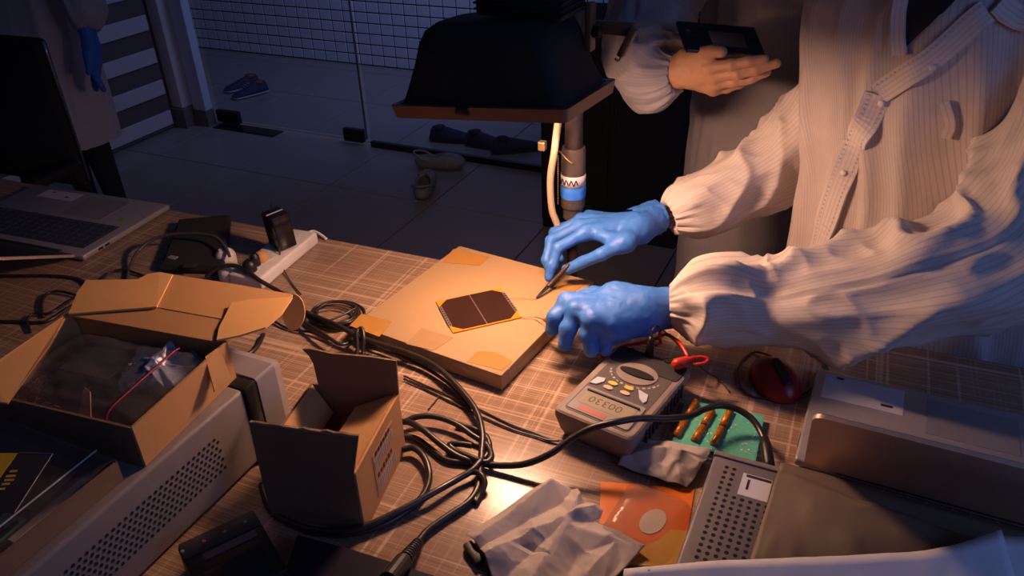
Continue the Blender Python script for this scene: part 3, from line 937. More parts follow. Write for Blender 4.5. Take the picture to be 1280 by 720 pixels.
def torso(name, material, parent, lev, n=160, m_=130, seed=3, amp=0.010, fs=(2.2, 3.2), power=2.5, slant=0.25, yaw=0.0, cap=False):
    """coat body: lev rows are (height, centre x, centre y, half width, half depth)"""
    lev = np.array(lev, float)
    h = np.linspace(lev[0, 0], lev[-1, 0], m_)
    q = [np.interp(h, lev[:, 0], lev[:, i]) for i in range(1, 5)]
    ker = np.ones(7) / 7
    q = [np.convolve(np.pad(a, 3, mode='edge'), ker, 'valid') for a in q]
    th = np.linspace(0, 2 * PI, n, endpoint=False)
    Hh, T = np.meshgrid(h, th, indexing='ij')
    c, s = np.cos(T), np.sin(T)
    e = 2.0 / power
    X = np.sign(c) * np.abs(c) ** e * q[2][:, None]
    Y = np.sign(s) * np.abs(s) ** e * q[3][:, None]
    F = folds(None, Hh, T, amp, seed, fs, slant) * np.clip((lev[-1, 0] - Hh) / 0.12, 0.15, 1)
    rr = np.sqrt(X * X + Y * Y) + 1e-9
    X, Y = X * (1 + F / rr), Y * (1 + F / rr)
    cy, sy = math.cos(yaw), math.sin(yaw)
    V = np.stack([q[0][:, None] + cy * X - sy * Y, q[1][:, None] + sy * X + cy * Y, Hh + 0 * T], -1).reshape(-1, 3)
    f = [(i * n + k, i * n + (k + 1) % n, (i + 1) * n + (k + 1) % n, (i + 1) * n + k) for i in range(m_ - 1) for k in range(n)]
    uv = np.stack([T * 0.33 + 0.12 * Hh, Hh], -1).reshape(-1, 2)
    return obj(name, V, f, material, parent, smooth=True, uv=uv), V, f


def body(parent, base, neck, head, face_dir, foot_z=FZ, hip=None, sh_w=0.19, step=0.011):
    """the person under the coat: head with face, neck, trunk, two tapering legs; one continuous surface"""
    base, neck, head = np.array(base, float), np.array(neck, float), np.array(head, float)
    fd = np.array(face_dir, float)
    fd /= np.linalg.norm(fd)
    side = np.cross(fd, [0, 0, 1.0])
    side /= np.linalg.norm(side)
    up = np.cross(side, fd)
    sd = np.array([1.0, 0, 0]) if hip is None else np.array(hip, float)

    def fn(p):
        q = np.stack([(p - head) @ side, (p - head) @ fd, (p - head) @ up], -1)
        d = ellipsoid(q, (0, 0, 0.01), (0.076, 0.094, 0.110))
        d = smin(d, ellipsoid(q, (0, 0.030, -0.060), (0.056, 0.062, 0.062)), 0.03)
        d = smin(d, capsule(q, (0, 0.090, 0.012), (0, 0.108, -0.022), 0.010, 0.014), 0.010)     # nose
        d = smin(d, capsule(q, (-0.018, 0.088, -0.054), (0.018, 0.088, -0.054), 0.008, 0.008), 0.006)  # mouth
        d = smin(d, capsule(q, (-0.04, 0.080, 0.030), (0.04, 0.080, 0.030), 0.010, 0.010), 0.012)       # brow
        for s in (-1, 1):
            d = np.maximum(d, -(np.linalg.norm(q - np.array([s * 0.031, 0.100, 0.008]), axis=-1) - 0.015))
            d = smin(d, np.linalg.norm(q - np.array([s * 0.031, 0.080, 0.008]), axis=-1) - 0.0125, 0.002)  # eyes
            d = smin(d, ellipsoid(q, (s * 0.078, -0.006, -0.004), (0.010, 0.020, 0.032)), 0.006)             # ears
        d = smin(d, capsule(p, head - up * 0.07 - fd * 0.01, neck, 0.056, 0.062), 0.03)
        ch = neck * 0.72 + base * 0.28
        d = smin(d, capsule(p, neck - sd * sh_w * 0.55 - [0, 0, 0.05], neck + sd * sh_w * 0.55 - [0, 0, 0.05], 0.055, 0.055), 0.05)
        d = smin(d, capsule(p, ch - sd * 0.07, ch + sd * 0.07, 0.09, 0.09), 0.06)
        d = smin(d, capsule(p, ch, base, 0.11, 0.11), 0.06)
        d = smin(d, capsule(p, base - sd * 0.06, base + sd * 0.06, 0.11, 0.11), 0.05)
        for s in (-1, 1):
            hp = base + sd * 0.085 * s - np.array([0, 0, 0.06])
            an = np.array([base[0], base[1], foot_z + 0.08]) + sd * 0.10 * s
            kn = hp * 0.48 + an * 0.52 + np.array([0, -0.02, 0])
            d = smin(d, capsule(p, hp, kn, 0.092, 0.066), 0.03)
            d = smin(d, capsule(p, kn, an, 0.064, 0.046), 0.02)
            d = smin(d, capsule(p, an - np.array([0, 0, 0.035]), an + np.array([0, -0.15, -0.045]), 0.043, 0.034), 0.02)
        return d
    lo = np.minimum(np.minimum(base, neck), head) - np.array([0.27, 0.27, 0])
    hi = np.maximum(np.maximum(base, neck), head) + np.array([0.27, 0.27, 0.16])
    lo[2] = foot_z - 0.01
    v, f = sdf_mesh(fn, lo, hi, step)
    v[:, 2] = np.maximum(v[:, 2], foot_z + 0.001)
    o = obj('body', v, f, K['trousers'], parent, smooth=True)
    o.data.materials.append(K['skin'])
    o.data.materials.append(K['shirt'])
    zn = neck[2]
    mi = [1 if (v[q[0]] - neck) @ up > -0.02 and v[q[0]][2] > zn - 0.02 else (2 if v[q[0]][2] > base[2] else 0) for q in f]
    o.data.polygons.foreach_set('material_index', mi)

    def hair(p):
        q = np.stack([(p - head) @ side, (p - head) @ fd, (p - head) @ up], -1)
        d = ellipsoid(q, (0, -0.006, 0.016), (0.084, 0.100, 0.116))
        cut = q[:, 1] * 0.9 - (q[:, 2] - 0.045)          # hairline from brow to nape
        return np.maximum(d, cut) + 0.003 * vnoise(p * 60, 2)
    v, f = sdf_mesh(hair, head - 0.14, head + 0.14, 0.008)
    obj('hair', v, f, K['hair'], parent, smooth=True)
    return o


class Surf:
    """a built surface that sight lines can be dropped on"""
    def __init__(self, V, F):
        self.t = BVHTree.FromPolygons([tuple(q) for q in V], F)

    def at(self, px, py, out=0.0):
        d = Vector(ray(px, py)).normalized()
        h = self.t.ray_cast(Vector((0, 0, CH)), d)
        if h[0] is None: return None
        nrm = h[1] if h[1].dot(d) < 0 else -h[1]
        return np.array(h[0] + nrm * out), np.array(nrm)


# --- the person in front: leans over the table, both gloved hands on the probes
p3 = thing('person', 'person in striped white coat with blue gloves holding two probes to the solar cell', 'person', (0.16, 1.62, FZ), group=None)
body(p3, (0.155, 1.66, 0.10), (0.10, 1.60, 0.67), (0.06, 1.50, 0.86), (-0.45, -0.75, -0.5), sh_w=0.17)
lev3 = [(-0.42, .165, 1.66, .27, .19), (-0.2, .16, 1.63, .275, .19), (0.0, .155, 1.585, .265, .175), (0.12, .15, 1.585, .255, .165), (0.25, .14, 1.60, .245, .155), (0.36, .118, 1.61, .252, .150), (0.50, .105, 1.605, .258, .145), (0.58, .10, 1.60, .248, .132), (0.64, .11, 1.595, .170, .110), (0.68, .10, 1.59, .11, .088), (0.70, .10, 1.585, .08, .074)]
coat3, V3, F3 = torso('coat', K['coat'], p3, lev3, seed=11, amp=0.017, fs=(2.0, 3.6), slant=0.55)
S3 = Surf(V3, F3)


def strip_on(S, pts, width, out, thick, sub=8):
    """a sewn strip that follows a surface: pts are sight lines"""
    q = spline([(a, b, 0) for a, b in pts], sub)[:, :2]
    c, nn = [], []
    for a, b in q:
        r = S.at(a, b, out)
        if r is None: continue
        c.append(r[0])
        nn.append(r[1])
    c, nn = np.array(c), np.array(nn)
    for _ in range(3):
        nn[1:-1] = (nn[:-2] + nn[1:-1] + nn[2:]) / 3
        c[1:-1] = (c[:-2] + c[1:-1] * 2 + c[2:]) / 4
    t = np.gradient(c, axis=0)
    t /= np.linalg.norm(t, axis=1)[:, None] + 1e-9
    sd = np.cross(t, nn)
    sd /= np.linalg.norm(sd, axis=1)[:, None] + 1e-9
    V = []
    for i in range(len(c)):
        V += [c[i] + sd[i] * width / 2 - nn[i] * thick, c[i] + sd[i] * width / 2, c[i] - sd[i] * width / 2, c[i] - sd[i] * width / 2 - nn[i] * thick]
    f = [(i * 4 + k, i * 4 + (k + 1) % 4, (i + 1) * 4 + (k + 1) % 4, (i + 1) * 4 + k) for i in range(len(c) - 1) for k in range(4)]
    f += [(0, 1, 2, 3), tuple(4 * (len(c) - 1) + k for k in (3, 2, 1, 0))]
    return np.array(V), f, c, nn, sd


def sew(S, pts, width, name, material, parent, out=0.003, thick=0.006, uvs=True):
    V, f, c, nn, sd = strip_on(S, pts, width, out, thick)
    L_ = np.concatenate([[0], np.cumsum(np.linalg.norm(np.diff(c, axis=0), axis=1))])
    uv = np.array([[k, l] for l in L_ for k in (width, width, 0, 0)])
    return obj(name, V, f, material, parent, smooth=False, uv=uv), c, nn, sd


# the coat's overlapping front with its perforated edge, snaps, collar and dark shirt at the neck
lap, lc, ln, ls = sew(S3, [(1232, 14), (1200, 42), (1165, 72), (1130, 96), (1098, 116)], 0.040, 'lapel', K['coat_lit'], p3, 0.006)
pl, pc, pn, ps = sew(S3, [(1098, 118), (1078, 160), (1058, 205), (1040, 255), (1024, 310), (1010, 350)], 0.046, 'placket', K['coat_lit'], p3, 0.005)
for (c_, n_, s_), side, par in (((lc, ln, ls), 1, lap), ((pc, pn, ps), 1, pl), ((pc, pn, ps), -1, pl)):
    m = M()
    L_ = np.concatenate([[0], np.cumsum(np.linalg.norm(np.diff(c_, axis=0), axis=1))])
    for d in np.arange(0.004, L_[-1], 0.0085):
        q = np.array([np.interp(d, L_, c_[:, i]) for i in range(3)])
        nn = np.array([np.interp(d, L_, n_[:, i]) for i in range(3)])
        ss = np.array([np.interp(d, L_, s_[:, i]) for i in range(3)])
        q = q + ss * side * 0.014
        m.lathe(q - nn * 0.0005, q + nn * 0.0012, [(0, 0.0021), (1, 0.0016)], 6)
    t = m.build('edge_stitching', K['coat_back'], par)
    t['kind'] = 'stuff'
for a, b in ((1165, 83), (1103, 128), (1055, 215)):
    r = S3.at(a, b, 0.006)
    if r: M().lathe(r[0], r[0] + r[1] * 0.003, [(0, 0.006), (0.7, 0.0055), (1, 0.003)], 14).build('snap', K['white_plastic'], p3, smooth=True)
rows = []
for yy in range(62, -41, -6):
    xl, xr = 1124.0, 1128 + max(0, (64 - yy)) * 1.05
    rw = [S3.at(xl + (xr - xl) * k / 8, yy, 0.0045) for k in range(9)]
    if all(r is not None for r in rw): rows.append([r[0] for r in rw])
if len(rows) > 2:
    obj('shirt_front', np.array(rows).reshape(-1, 3), [(i * 9 + k, i * 9 + k + 1, i * 9 + k + 10, i * 9 + k + 9) for i in range(len(rows) - 1) for k in range(8)], K['shirt'], p3, smooth=True)
sew(S3, [(1245, 4), (1262, 18), (1280, 24), (1305, 24)], 0.034, 'collar', K['coat_lit'], p3, 0.012, 0.010)
sew(S3, [(1128, -20), (1124, 15), (1124, 45), (1127, 68)], 0.022, 'collar', K['coat_lit'], p3, 0.010, 0.008)
sew(S3, [(1180, 128), (1188, 155), (1182, 172)], 0.016, 'pocket_tab', K['coat_lit'], p3, 0.006)

# his right sleeve (upper in view) and glove with tweezers
sleeve('sleeve', K['coat_lit'], p3, [(0.03, 1.66, 0.52), (-0.06, 1.68, 0.36), (-0.155, 1.635, 0.235), (-0.265, 1.545, 0.165), (-0.345, 1.478, 0.135)], [0.085, 0.084, 0.078, 0.070, 0.060], seed=4, amp=0.011, fs=(10, 1.3), diag=0.6)
Wr = P(818, 275, .128)
g = hand_mesh('glove', K['glove'], p3, P(800, 284, .128),
              [P(732, 291, .128), P(725, 283, .124), P(727, 276, .112), P(735, 272, .100)],
              [[P(697, 310, .108), P(690, 332, .078), P(686, 347, .057)],
               [P(689, 301, .103), P(683, 325, .075), P(688, 342, .052)],
               [P(693, 291, .088), P(690, 318, .070), P(694, 333, .054)],
               [P(703, 284, .080), P(697, 306, .066), P(700, 324, .054)]],
              [P(782, 303, .126), P(752, 318, .112), P(728, 328, .088), P(708, 337, .070)], arm=Wr, wr=0.030, rp=0.0175, rf=0.0118, rt=0.0092)
g['label'] = 'blue glove pinching tweezers'
sleeve('glove_cuff', K['glove'], p3, [P(790, 280, .128), P(805, 276, .128), P(822, 271, .128)], [0.031, 0.034, 0.037], seed=8, amp=0.004, n=60, sub=10, cuff=False, fs=(60, 3), diag=0.2)

# his left sleeve (lower in view) and glove with the red probe
sleeve('sleeve', K['coat_lit'], p3, [(0.31, 1.55, 0.56), (0.285, 1.44, 0.39), (0.225, 1.345, 0.240), (0.09, 1.278, 0.174), (-0.02, 1.243, 0.142), (-0.10, 1.226, 0.122), (-0.18, 1.210, 0.118), (-0.262, 1.19, 0.107)], [0.10, 0.108, 0.108, 0.096, 0.088, 0.068, 0.080, 0.062], seed=21, amp=0.019, fs=(7.5, 1.25), diag=0.55)
Wl = P(832, 385, .10)
g = hand_mesh('glove', K['glove'], p3, P(805, 388, .103),
              [P(710, 378, .106), P(720, 389, .112), P(741, 400, .110), P(763, 405, .102)],
              [[P(694, 397, .089), P(690, 412, .068)],
               [P(710, 412, .087), P(706, 430, .063)],
               [P(735, 418, .086), P(739, 438, .061)],
               [P(755, 420, .082), P(757, 438, .060)]],
              [P(782, 368, .092), P(742, 368, .088), P(712, 378, .078), P(698, 398, .064)], arm=Wl, wr=0.034, rp=0.0185, rf=0.0148, rt=0.0128, wrist2=P(770, 376, .106), extra=((P(800, 402, .092), P(770, 412, .088), 0.022),), kj=0.010, kf=0.012, web=0.0035)
g['label'] = 'blue glove closed on the red probe'

# --- the person behind with the phone
p2 = thing('person', 'person in pale coat behind, holding a black phone in a tan glove', 'person', (-0.16, 1.98, FZ))
body(p2, (-0.16, 2.00, 0.15), (-0.20, 1.97, 0.72), (-0.20, 1.92, 0.90), (0.1, -0.85, -0.5))
lev2 = [(-0.38, -.165, 1.98, .255, .165), (-0.1, -.165, 1.98, .25, .16), (0.2, -.17, 1.98, .245, .15), (0.45, -.18, 1.98, .24, .145), (0.58, -.19, 1.975, .23, .135), (0.66, -.195, 1.97, .18, .115), (0.71, -.20, 1.965, .11, .09), (0.74, -.20, 1.96, .08, .075)]
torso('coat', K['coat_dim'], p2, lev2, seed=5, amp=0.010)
sleeve('sleeve', K['coat_shaded'], p2, [(-0.40, 1.96, 0.66), (-0.455, 1.86, 0.58), (-0.475, 1.73, 0.49), (-0.455, 1.645, 0.415), (-0.415, 1.60, 0.392), (-0.375, 1.585, 0.40)], [0.085, 0.088, 0.088, 0.092, 0.085, 0.050], seed=9, amp=0.010, fs=(9, 1.4), diag=0.4)
sleeve('sleeve', K['coat_shaded'], p2, [(0.02, 1.96, 0.64), (0.08, 1.92, 0.46), (0.07, 1.84, 0.30), (0.0, 1.80, 0.24)], [0.085, 0.085, 0.078, 0.06], seed=14, amp=0.010)
hy = 1.575
hp_ = [PY(832, 90, 1.59), PY(905, 66, 1.56)]
g = hand_mesh('hand', K['glove_tan'], p2, PY(846, 90, 1.590),
              [PY(886, 84, 1.555), PY(891, 95, 1.560), PY(893, 104, 1.568), PY(892, 111, 1.582)],
              [[PY(915, 81, 1.545), PY(936, 77, 1.545), PY(955, 74, 1.552)],
               [PY(922, 92, 1.550), PY(945, 87, 1.552), PY(970, 79, 1.560)],
               [PY(918, 102, 1.566), PY(940, 97, 1.570), PY(958, 90, 1.576)],
               [PY(908, 110, 1.588), PY(924, 105, 1.594), PY(938, 99, 1.600)]],
              [PY(858, 72, 1.578), PY(874, 66, 1.562), PY(889, 64, 1.552), PY(902, 65, 1.548)], arm=PY(826, 92, 1.605), wr=0.028, rp=0.0145, rf=0.0114, rt=0.0092)
g['label'] = 'hand in a tan latex glove'

# the phone: a real slab held between thumb and fingers, camera side towards the table
ph0, ph1, ph2 = PY(842, 27, 1.590), PY(940, 35, 1.695), PY(974, 80, 1.640)
ex = (ph1 - ph0) / np.linalg.norm(ph1 - ph0)
ey = (ph2 - ph1)
ey = ey - ex * (ey @ ex)
ey /= np.linalg.norm(ey)
en = np.cross(ex, ey)
if en[1] > 0: en = -en
PW, PH = np.linalg.norm(ph1 - ph0), 0.082
pcn = (ph0 + ph1) / 2 + ey * PH / 2 + ex * 0.004
phone = thing('phone', 'black phone held sideways in a tan gloved hand', 'phone', pcn)
R = np.stack([ex, ey, en], 1)
if np.linalg.det(R) < 0: R[:, 0] *= -1
phone.matrix_basis = Matrix.Translation([float(t) for t in pcn]) @ Matrix(R.tolist()).to_4x4()
angle_smooth(M().box((0, 0, 0), (PW, PH, 0.009), bev=0.004, seg=3).build('body', K['black_gloss'], phone, local=True), 60)
cs = 1 if R[:, 0] @ ex > 0 else -1
angle_smooth(M().box((-cs * (PW / 2 - 0.022), -0.012, 0.0052), (0.026, 0.032, 0.002), bev=0.0009).build('camera_block', K['black_plastic'], phone, local=True))
for dx in (-0.005, 0.006):
    M().lathe((-cs * (PW / 2 - 0.022) + dx, -0.016 + dx * 0.6, 0.006), (-cs * (PW / 2 - 0.022) + dx, -0.016 + dx * 0.6, 0.0072), [(0, 0.0045), (1, 0.0042)], 14).build('camera_lens', K['chrome'] if dx > 0 else K['black_gloss'], phone, local=True)
angle_smooth(M().box((cs * 0.012, 0.004, 0.0048), (0.075, 0.040, 0.0006), bev=0.0002).build('back_panel', mat('dark_brown_back', (0.20, 0.11, 0.085), 0.45), phone, local=True))

# --- the person far left, behind the chair
p1 = thing('person', 'person at far left in pale coat with one blue glove hanging', 'person', (-3.30, 2.32, FZ))
body(p1, (-3.33, 2.36, 0.12), (-3.32, 2.34, 0.66), (-3.30, 2.31, 0.84), (0.6, -0.8, -0.2), step=0.013)
torso('coat', K['coat_back'], p1, [(-0.36, -3.33, 2.30, .24, .17), (0.0, -3.33, 2.32, .22, .15), (0.3, -3.33, 2.33, .22, .14), (0.5, -3.33, 2.34, .22, .13), (0.60, -3.32, 2.34, .17, .11), (0.66, -3.32, 2.34, .09, .08)], n=90, m_=70, seed=15, amp=0.012)
sleeve('sleeve', K['coat_back'], p1, [(-3.13, 2.32, 0.55), (-3.00, 2.27, 0.40), (-2.90, 2.235, 0.26), (-2.87, 2.205, 0.165)], [0.080, 0.080, 0.078, 0.070], seed=6, amp=0.008, n=60, sub=14)
sleeve('sleeve', K['coat_back'], p1, [(-3.52, 2.33, 0.55), (-3.57, 2.30, 0.38), (-3.58, 2.25, 0.22), (-3.57, 2.2, 0.12)], [0.080, 0.080, 0.075, 0.062], seed=16, amp=0.008, n=60, sub=14)
for nm, (gx, gy, gz) in (('glove', (-2.855, 2.185, 0.115)), ('glove', (-3.57, 2.18, 0.06))):
    b0 = np.array([gx, gy, gz])
    hand_mesh(nm, K['glove'], p1, b0, [b0 + (0.012, -0.035, -0.075), b0 + (-0.004, -0.016, -0.082), b0 + (-0.016, 0.003, -0.080), b0 + (-0.025, 0.02, -0.075)],
              [[b0 + (0.034, -0.045, -0.115), b0 + (0.040, -0.042, -0.140), b0 + (0.042, -0.036, -0.160)],
               [b0 + (-0.008, -0.026, -0.126), b0 + (-0.018, -0.024, -0.152), b0 + (-0.026, -0.018, -0.170)],
               [b0 + (-0.022, -0.004, -0.122), b0 + (-0.032, -0.002, -0.146), b0 + (-0.038, 0.002, -0.160)],
               [b0 + (-0.032, 0.018, -0.108), b0 + (-0.040, 0.018, -0.126), b0 + (-0.044, 0.02, -0.138)]],
              [b0 + (0.012, -0.03, -0.025), b0 + (0.024, -0.052, -0.055), b0 + (0.022, -0.062, -0.085)], arm=b0 + (-0.012, 0.01, 0.06), step=0.004, wrinkle=0, rp=0.019, rf=0.0135, rt=0.0105, wr=0.031)


def PX(px, py, x):
    """point on the upright plane at x"""
    d = ray(px, py)
    return d * (x / d[0]) + np.array([0, 0, CH])


def crumple(name, material, parent, corners, nu=40, nv=40, amp=0.008, seed=1, base=0.0015, edge_lift=0.0, th=0.0006, dirs=6, floor_fn=None, scale=1.0):
    """creased sheet: sharp straight folds added to a bilinear patch between four corners"""
    rnd = np.random.default_rng(seed)
    c = [np.array(q, float) for q in corners]
    s, t = np.meshgrid(np.linspace(0, 1, nu), np.linspace(0, 1, nv), indexing='ij')
    p = (c[0] * ((1 - s) * (1 - t))[..., None] + c[1] * (s * (1 - t))[..., None] + c[2] * (s * t)[..., None] + c[3] * ((1 - s) * t)[..., None])
    z = np.zeros_like(s)
    for k in range(dirs):
        a = rnd.uniform(0, PI)
        o = rnd.uniform(0.25, 0.75) * (math.cos(a) + math.sin(a))
        d = (s * math.cos(a) + t * math.sin(a)) - o + 0.05 * vnoise(np.stack([s * 4, t * 4, s * 0 + k], -1), seed)
        z += amp * rnd.uniform(0.5, 1.1) * np.exp(-np.abs(d) * rnd.uniform(5, 10) * scale) * (1 if k % 3 else -0.6)
    z += amp * 0.10 * vnoise(np.stack([s * 7, t * 7, s * 0], -1), seed + 3)
    z += edge_lift * (np.abs(2 * s - 1) ** 4 + np.abs(2 * t - 1) ** 4)
    p[..., 2] += np.maximum(z - z.min() * 0.6, 0) + base
    jag = 0.004 * vnoise(np.stack([s * 14, t * 14, s * 0 + 5], -1), seed + 7)
    rim = ((s == 0) | (s == 1) | (t == 0) | (t == 1))
    p[..., 0] += np.where(rim, jag, 0)
    p[..., 1] += np.where(rim, -jag, 0)
    top = p.reshape(-1, 3)
    bot = top - np.array([0, 0, th])
    V = np.vstack([top, bot])
    n = nu * nv
    f = []
    for i in range(nu - 1):
        for j in range(nv - 1):
            a, b, cc, d = i * nv + j, (i + 1) * nv + j, (i + 1) * nv + j + 1, i * nv + j + 1
            f += [(a, b, cc, d), (d + n, cc + n, b + n, a + n)]
    for i in range(nu - 1):
        f += [(i * nv, i * nv + n, (i + 1) * nv + n, (i + 1) * nv), (i * nv + nv - 1, (i + 1) * nv + nv - 1, (i + 1) * nv + nv - 1 + n, i * nv + nv - 1 + n)]
    for j in range(nv - 1):
        f += [(j, j + 1, j + 1 + n, j + n), ((nu - 1) * nv + j, (nu - 1) * nv + j + n, (nu - 1) * nv + j + 1 + n, (nu - 1) * nv + j + 1)]
    return obj(name, V, f, material, parent, smooth=True)


def facets(name, material, parent, outline, inner, seed=1, sub=2, smooth_n=2, th=0.0006, creases=()):
    """creased paper: a few folds joined by nearly flat facets"""
    from mathutils.geometry import delaunay_2d_cdt
    pts = list(outline) + list(inner)
    n = len(outline)
    r = delaunay_2d_cdt([Vector((a, b)) for a, b, _ in pts], [(i, (i + 1) % n) for i in range(n)], [list(range(n))], 1, 1e-4)
    vs = [P(pts[o[0]][0], pts[o[0]][1], pts[o[0]][2]) for o in r[3]]
    bm = bmesh.new()
    bv = [bm.verts.new([float(t) for t in q]) for q in vs]
    for f in r[2]:
        bm.faces.new([bv[i] for i in f])
    for _ in range(sub):
        bmesh.ops.subdivide_edges(bm, edges=bm.edges[:], cuts=1, use_grid_fill=True)
        for _ in range(smooth_n // 2):
            bmesh.ops.smooth_vert(bm, verts=bm.verts[:], factor=0.35, use_axis_x=False, use_axis_y=False, use_axis_z=True)
    bmesh.ops.triangulate(bm, faces=bm.faces[:])
    bmesh.ops.recalc_face_normals(bm, faces=bm.faces[:])
    bm.verts.index_update()
    v = np.array([q.co[:] for q in bm.verts])
    v[:, 2] += 0.0012 * vnoise(v * 60, seed) + 0.0004 * vnoise(v * 160, seed + 1) + 0.0022 * ridge(v * np.array([26, 34, 0]), seed + 2)
    tent = np.zeros(len(v))
    for p0, p1, hh, ww in creases:           # sharp folds: straight tents between two points
        a, b = P(*p0, 0.004)[:2], P(*p1, 0.004)[:2]
        t = np.clip(((v[:, :2] - a) @ (b - a)) / ((b - a) @ (b - a)), 0, 1)
        d = np.linalg.norm(v[:, :2] - a - t[:, None] * (b - a), axis=1)
        tent = np.maximum(tent, hh * np.maximum(0, 1 - d / ww))
    v[:, 2] += tent
    v[:, 2] = np.maximum(v[:, 2], 0.0012)
    f = [[q.index for q in t.verts] for t in bm.faces]
    bm.free()
    o = obj(name, v, f, material, parent, smooth=True)
    m = o.modifiers.new('thickness', 'SOLIDIFY')
    m.thickness = th
    m.offset = 0
    o.data.set_sharp_from_angle(angle=math.radians(26))
    return o


# ------------------------------------------------------------------ chairs behind the table
def chair(label, loc, rot, bw, z0, z1, arms=True):
    t = thing('office_chair', label, 'chair', (loc[0], loc[1], FZ), rot)

    def lb(m): return [(q[0], q[1], q[2]) for q in m]
    sz = -0.30 - FZ
    angle_smooth(M().box((0, -0.25, sz), (0.48, 0.46, 0.07), bev=0.025, seg=3).build('seat', K['black_fabric'], t, local=True), 60)
    angle_smooth(M().box((0, 0.02, (z0 + z1) / 2 - FZ), (bw, 0.05, z1 - z0), bev=0.022, seg=3).build('backrest', K['black_fabric'], t, local=True), 60)
    for s in (-1, 1):
        M().tube([(s * (bw / 2 + 0.006), 0.02, z0 - FZ + 0.02), (s * (bw / 2 + 0.007), 0.02, (z0 + z1) / 2 - FZ), (s * (bw / 2 + 0.004), 0.02, z1 - FZ - 0.01)], 0.0045, 8).build('back_rail', K['chrome'], t, smooth=True, local=True)
        if arms:
            angle_smooth(M().box((s * (bw / 2 + 0.035), -0.16, -0.095 - FZ), (0.055, 0.27, 0.032), bev=0.012, seg=3).build('armrest', K['black_plastic'], t, local=True), 60)
            M().tube([(s * (bw / 2 + 0.035), -0.16, -0.11 - FZ), (s * (bw / 2 + 0.03), -0.2, -0.2 - FZ), (s * 0.2, -0.22, sz)], 0.014, 8).build('arm_post', K['chrome'], t, smooth=True, local=True)
    M().box((0, 0.03, (sz + z0 - FZ) / 2), (0.07, 0.02, z0 - FZ - sz + 0.1), bev=0.006).build('back_bracket', K['black_plastic'], t, local=True)
    M().cyl((0, -0.25, 0.09), (0, -0.25, sz - 0.03), 0.028, 0.022).build('gas_post', K['dark_metal'], t, smooth=True, local=True)
    for k in range(5):
        a = 2 * PI * k / 5 + 0.3
        ex_, ey_ = 0.24 * math.cos(a), -0.25 + 0.24 * math.sin(a)
        lg = M().tube([(0, -0.25, 0.10), (ex_ * 0.5, -0.25 + (ey_ + 0.25) * 0.5, 0.09), (ex_, ey_, 0.065)], 0.018, 8).build('leg', K['dark_metal'], t, smooth=True, local=True)
        M().cyl((ex_ - 0.012 * math.sin(a), ey_ + 0.012 * math.cos(a), 0.027), (ex_ + 0.012 * math.sin(a), ey_ - 0.012 * math.cos(a), 0.027), 0.026).build('caster', K['black_plastic'], lg, smooth=True, local=True)
    return t


chair('black office chair with chrome-edged back at far left before the pale coat', (-2.70, 1.63), math.radians(4), 0.60, -0.20, 0.30)
cx0, cx1, cyf, cht = -1.262, -0.655, 2.96, 0.90
cab = thing('storage_cabinet', 'low black two-door cabinet standing on the floor behind the lamp pole', 'cabinet', ((cx0 + cx1) / 2, cyf + 0.2, FZ))
angle_smooth(M().box((0, 0, cht / 2), (cx1 - cx0, 0.40, cht), bev=0.006).build('carcass', K['black_fabric'], cab, local=True))
for s_ in (-1, 1):
    dr = M().box((s_ * (cx1 - cx0) / 4, -0.208, cht / 2 + 0.02), ((cx1 - cx0) / 2 - 0.008, 0.016, cht - 0.06), bev=0.003).build('door', K['black_fabric'], cab, local=True)
    M().box((s_ * 0.03, -0.222, cht * 0.6), (0.010, 0.016, 0.11), bev=0.004).build('handle', K['dark_metal'], dr, local=True)


# ------------------------------------------------------------------ shoes on the floor
def shoe(name, label, loc, rot, upper, group=None, length=0.27, kind='sneaker'):
    t = thing(name, label, 'shoe', (loc[0], loc[1], FZ), rot, group or 'shoes left on the floor behind the glass')
    xs = np.linspace(-length / 2, length / 2, 22)

    def wdt(x):
        u = (x + length / 2) / length
        return (0.034 + 0.012 * math.sin(PI * min(1, u * 0.85))) * min(1, (u * (1 - u) * 14) ** 0.5 + 0.0)
    n = 18
    rings = []
    for x in xs:
        w_ = max(wdt(x), 0.004)
        rings.append([(x, w_ * (1.06 + 0.02 * math.cos(3 * 2 * PI * k / n)) * math.cos(2 * PI * k / n), 0.014 + 0.014 * math.sin(2 * PI * k / n) * min(1, w_ / 0.02) + 0.01 * max(0, x / length - 0.35)) for k in range(n)])
    v, f = loft(rings)
    obj('sole', v, f, K['sole'] if kind == 'sneaker' else K['trousers'], t, smooth=True, local=True)
    rings = []
    for x in xs:
        u = (x + length / 2) / length
        w_ = max(wdt(x), 0.004)
        top_ = 0.085 if u < 0.35 else 0.085 - 0.045 * min(1, (u - 0.35) / 0.55)
        top_ *= min(1, (u * 12) ** 0.5, ((1 - u) * 9 + 0.15) ** 0.5)
        rings.append([(x, w_ * math.cos(2 * PI * k / n) * (1 if math.sin(2 * PI * k / n) < 0.2 else 0.85), 0.022 + max(0, math.sin(2 * PI * k / n)) * (top_ - 0.02)) for k in range(n)])
    v, f = loft(rings)
    obj('upper', v, f, upper, t, smooth=True, local=True)
    m = M()
    m.lathe((-length * 0.26, 0, 0.070), (-length * 0.26, 0, 0.088), [(0, 0.030), (1, 0.032)], 16)
    m.build('lining', K['lining'] if kind == 'sneaker' else K['clog_in'], t, smooth=True, local=True)
    if kind == 'sneaker':
        m = M()
        for k in range(4):
            m.box((0.005 + 0.018 * k, 0, 0.086 - 0.0075 * k), (0.006, 0.04, 0.004), bev=0.001, seg=1)
        m.build('laces', K['sole'], t, local=True)
    return t


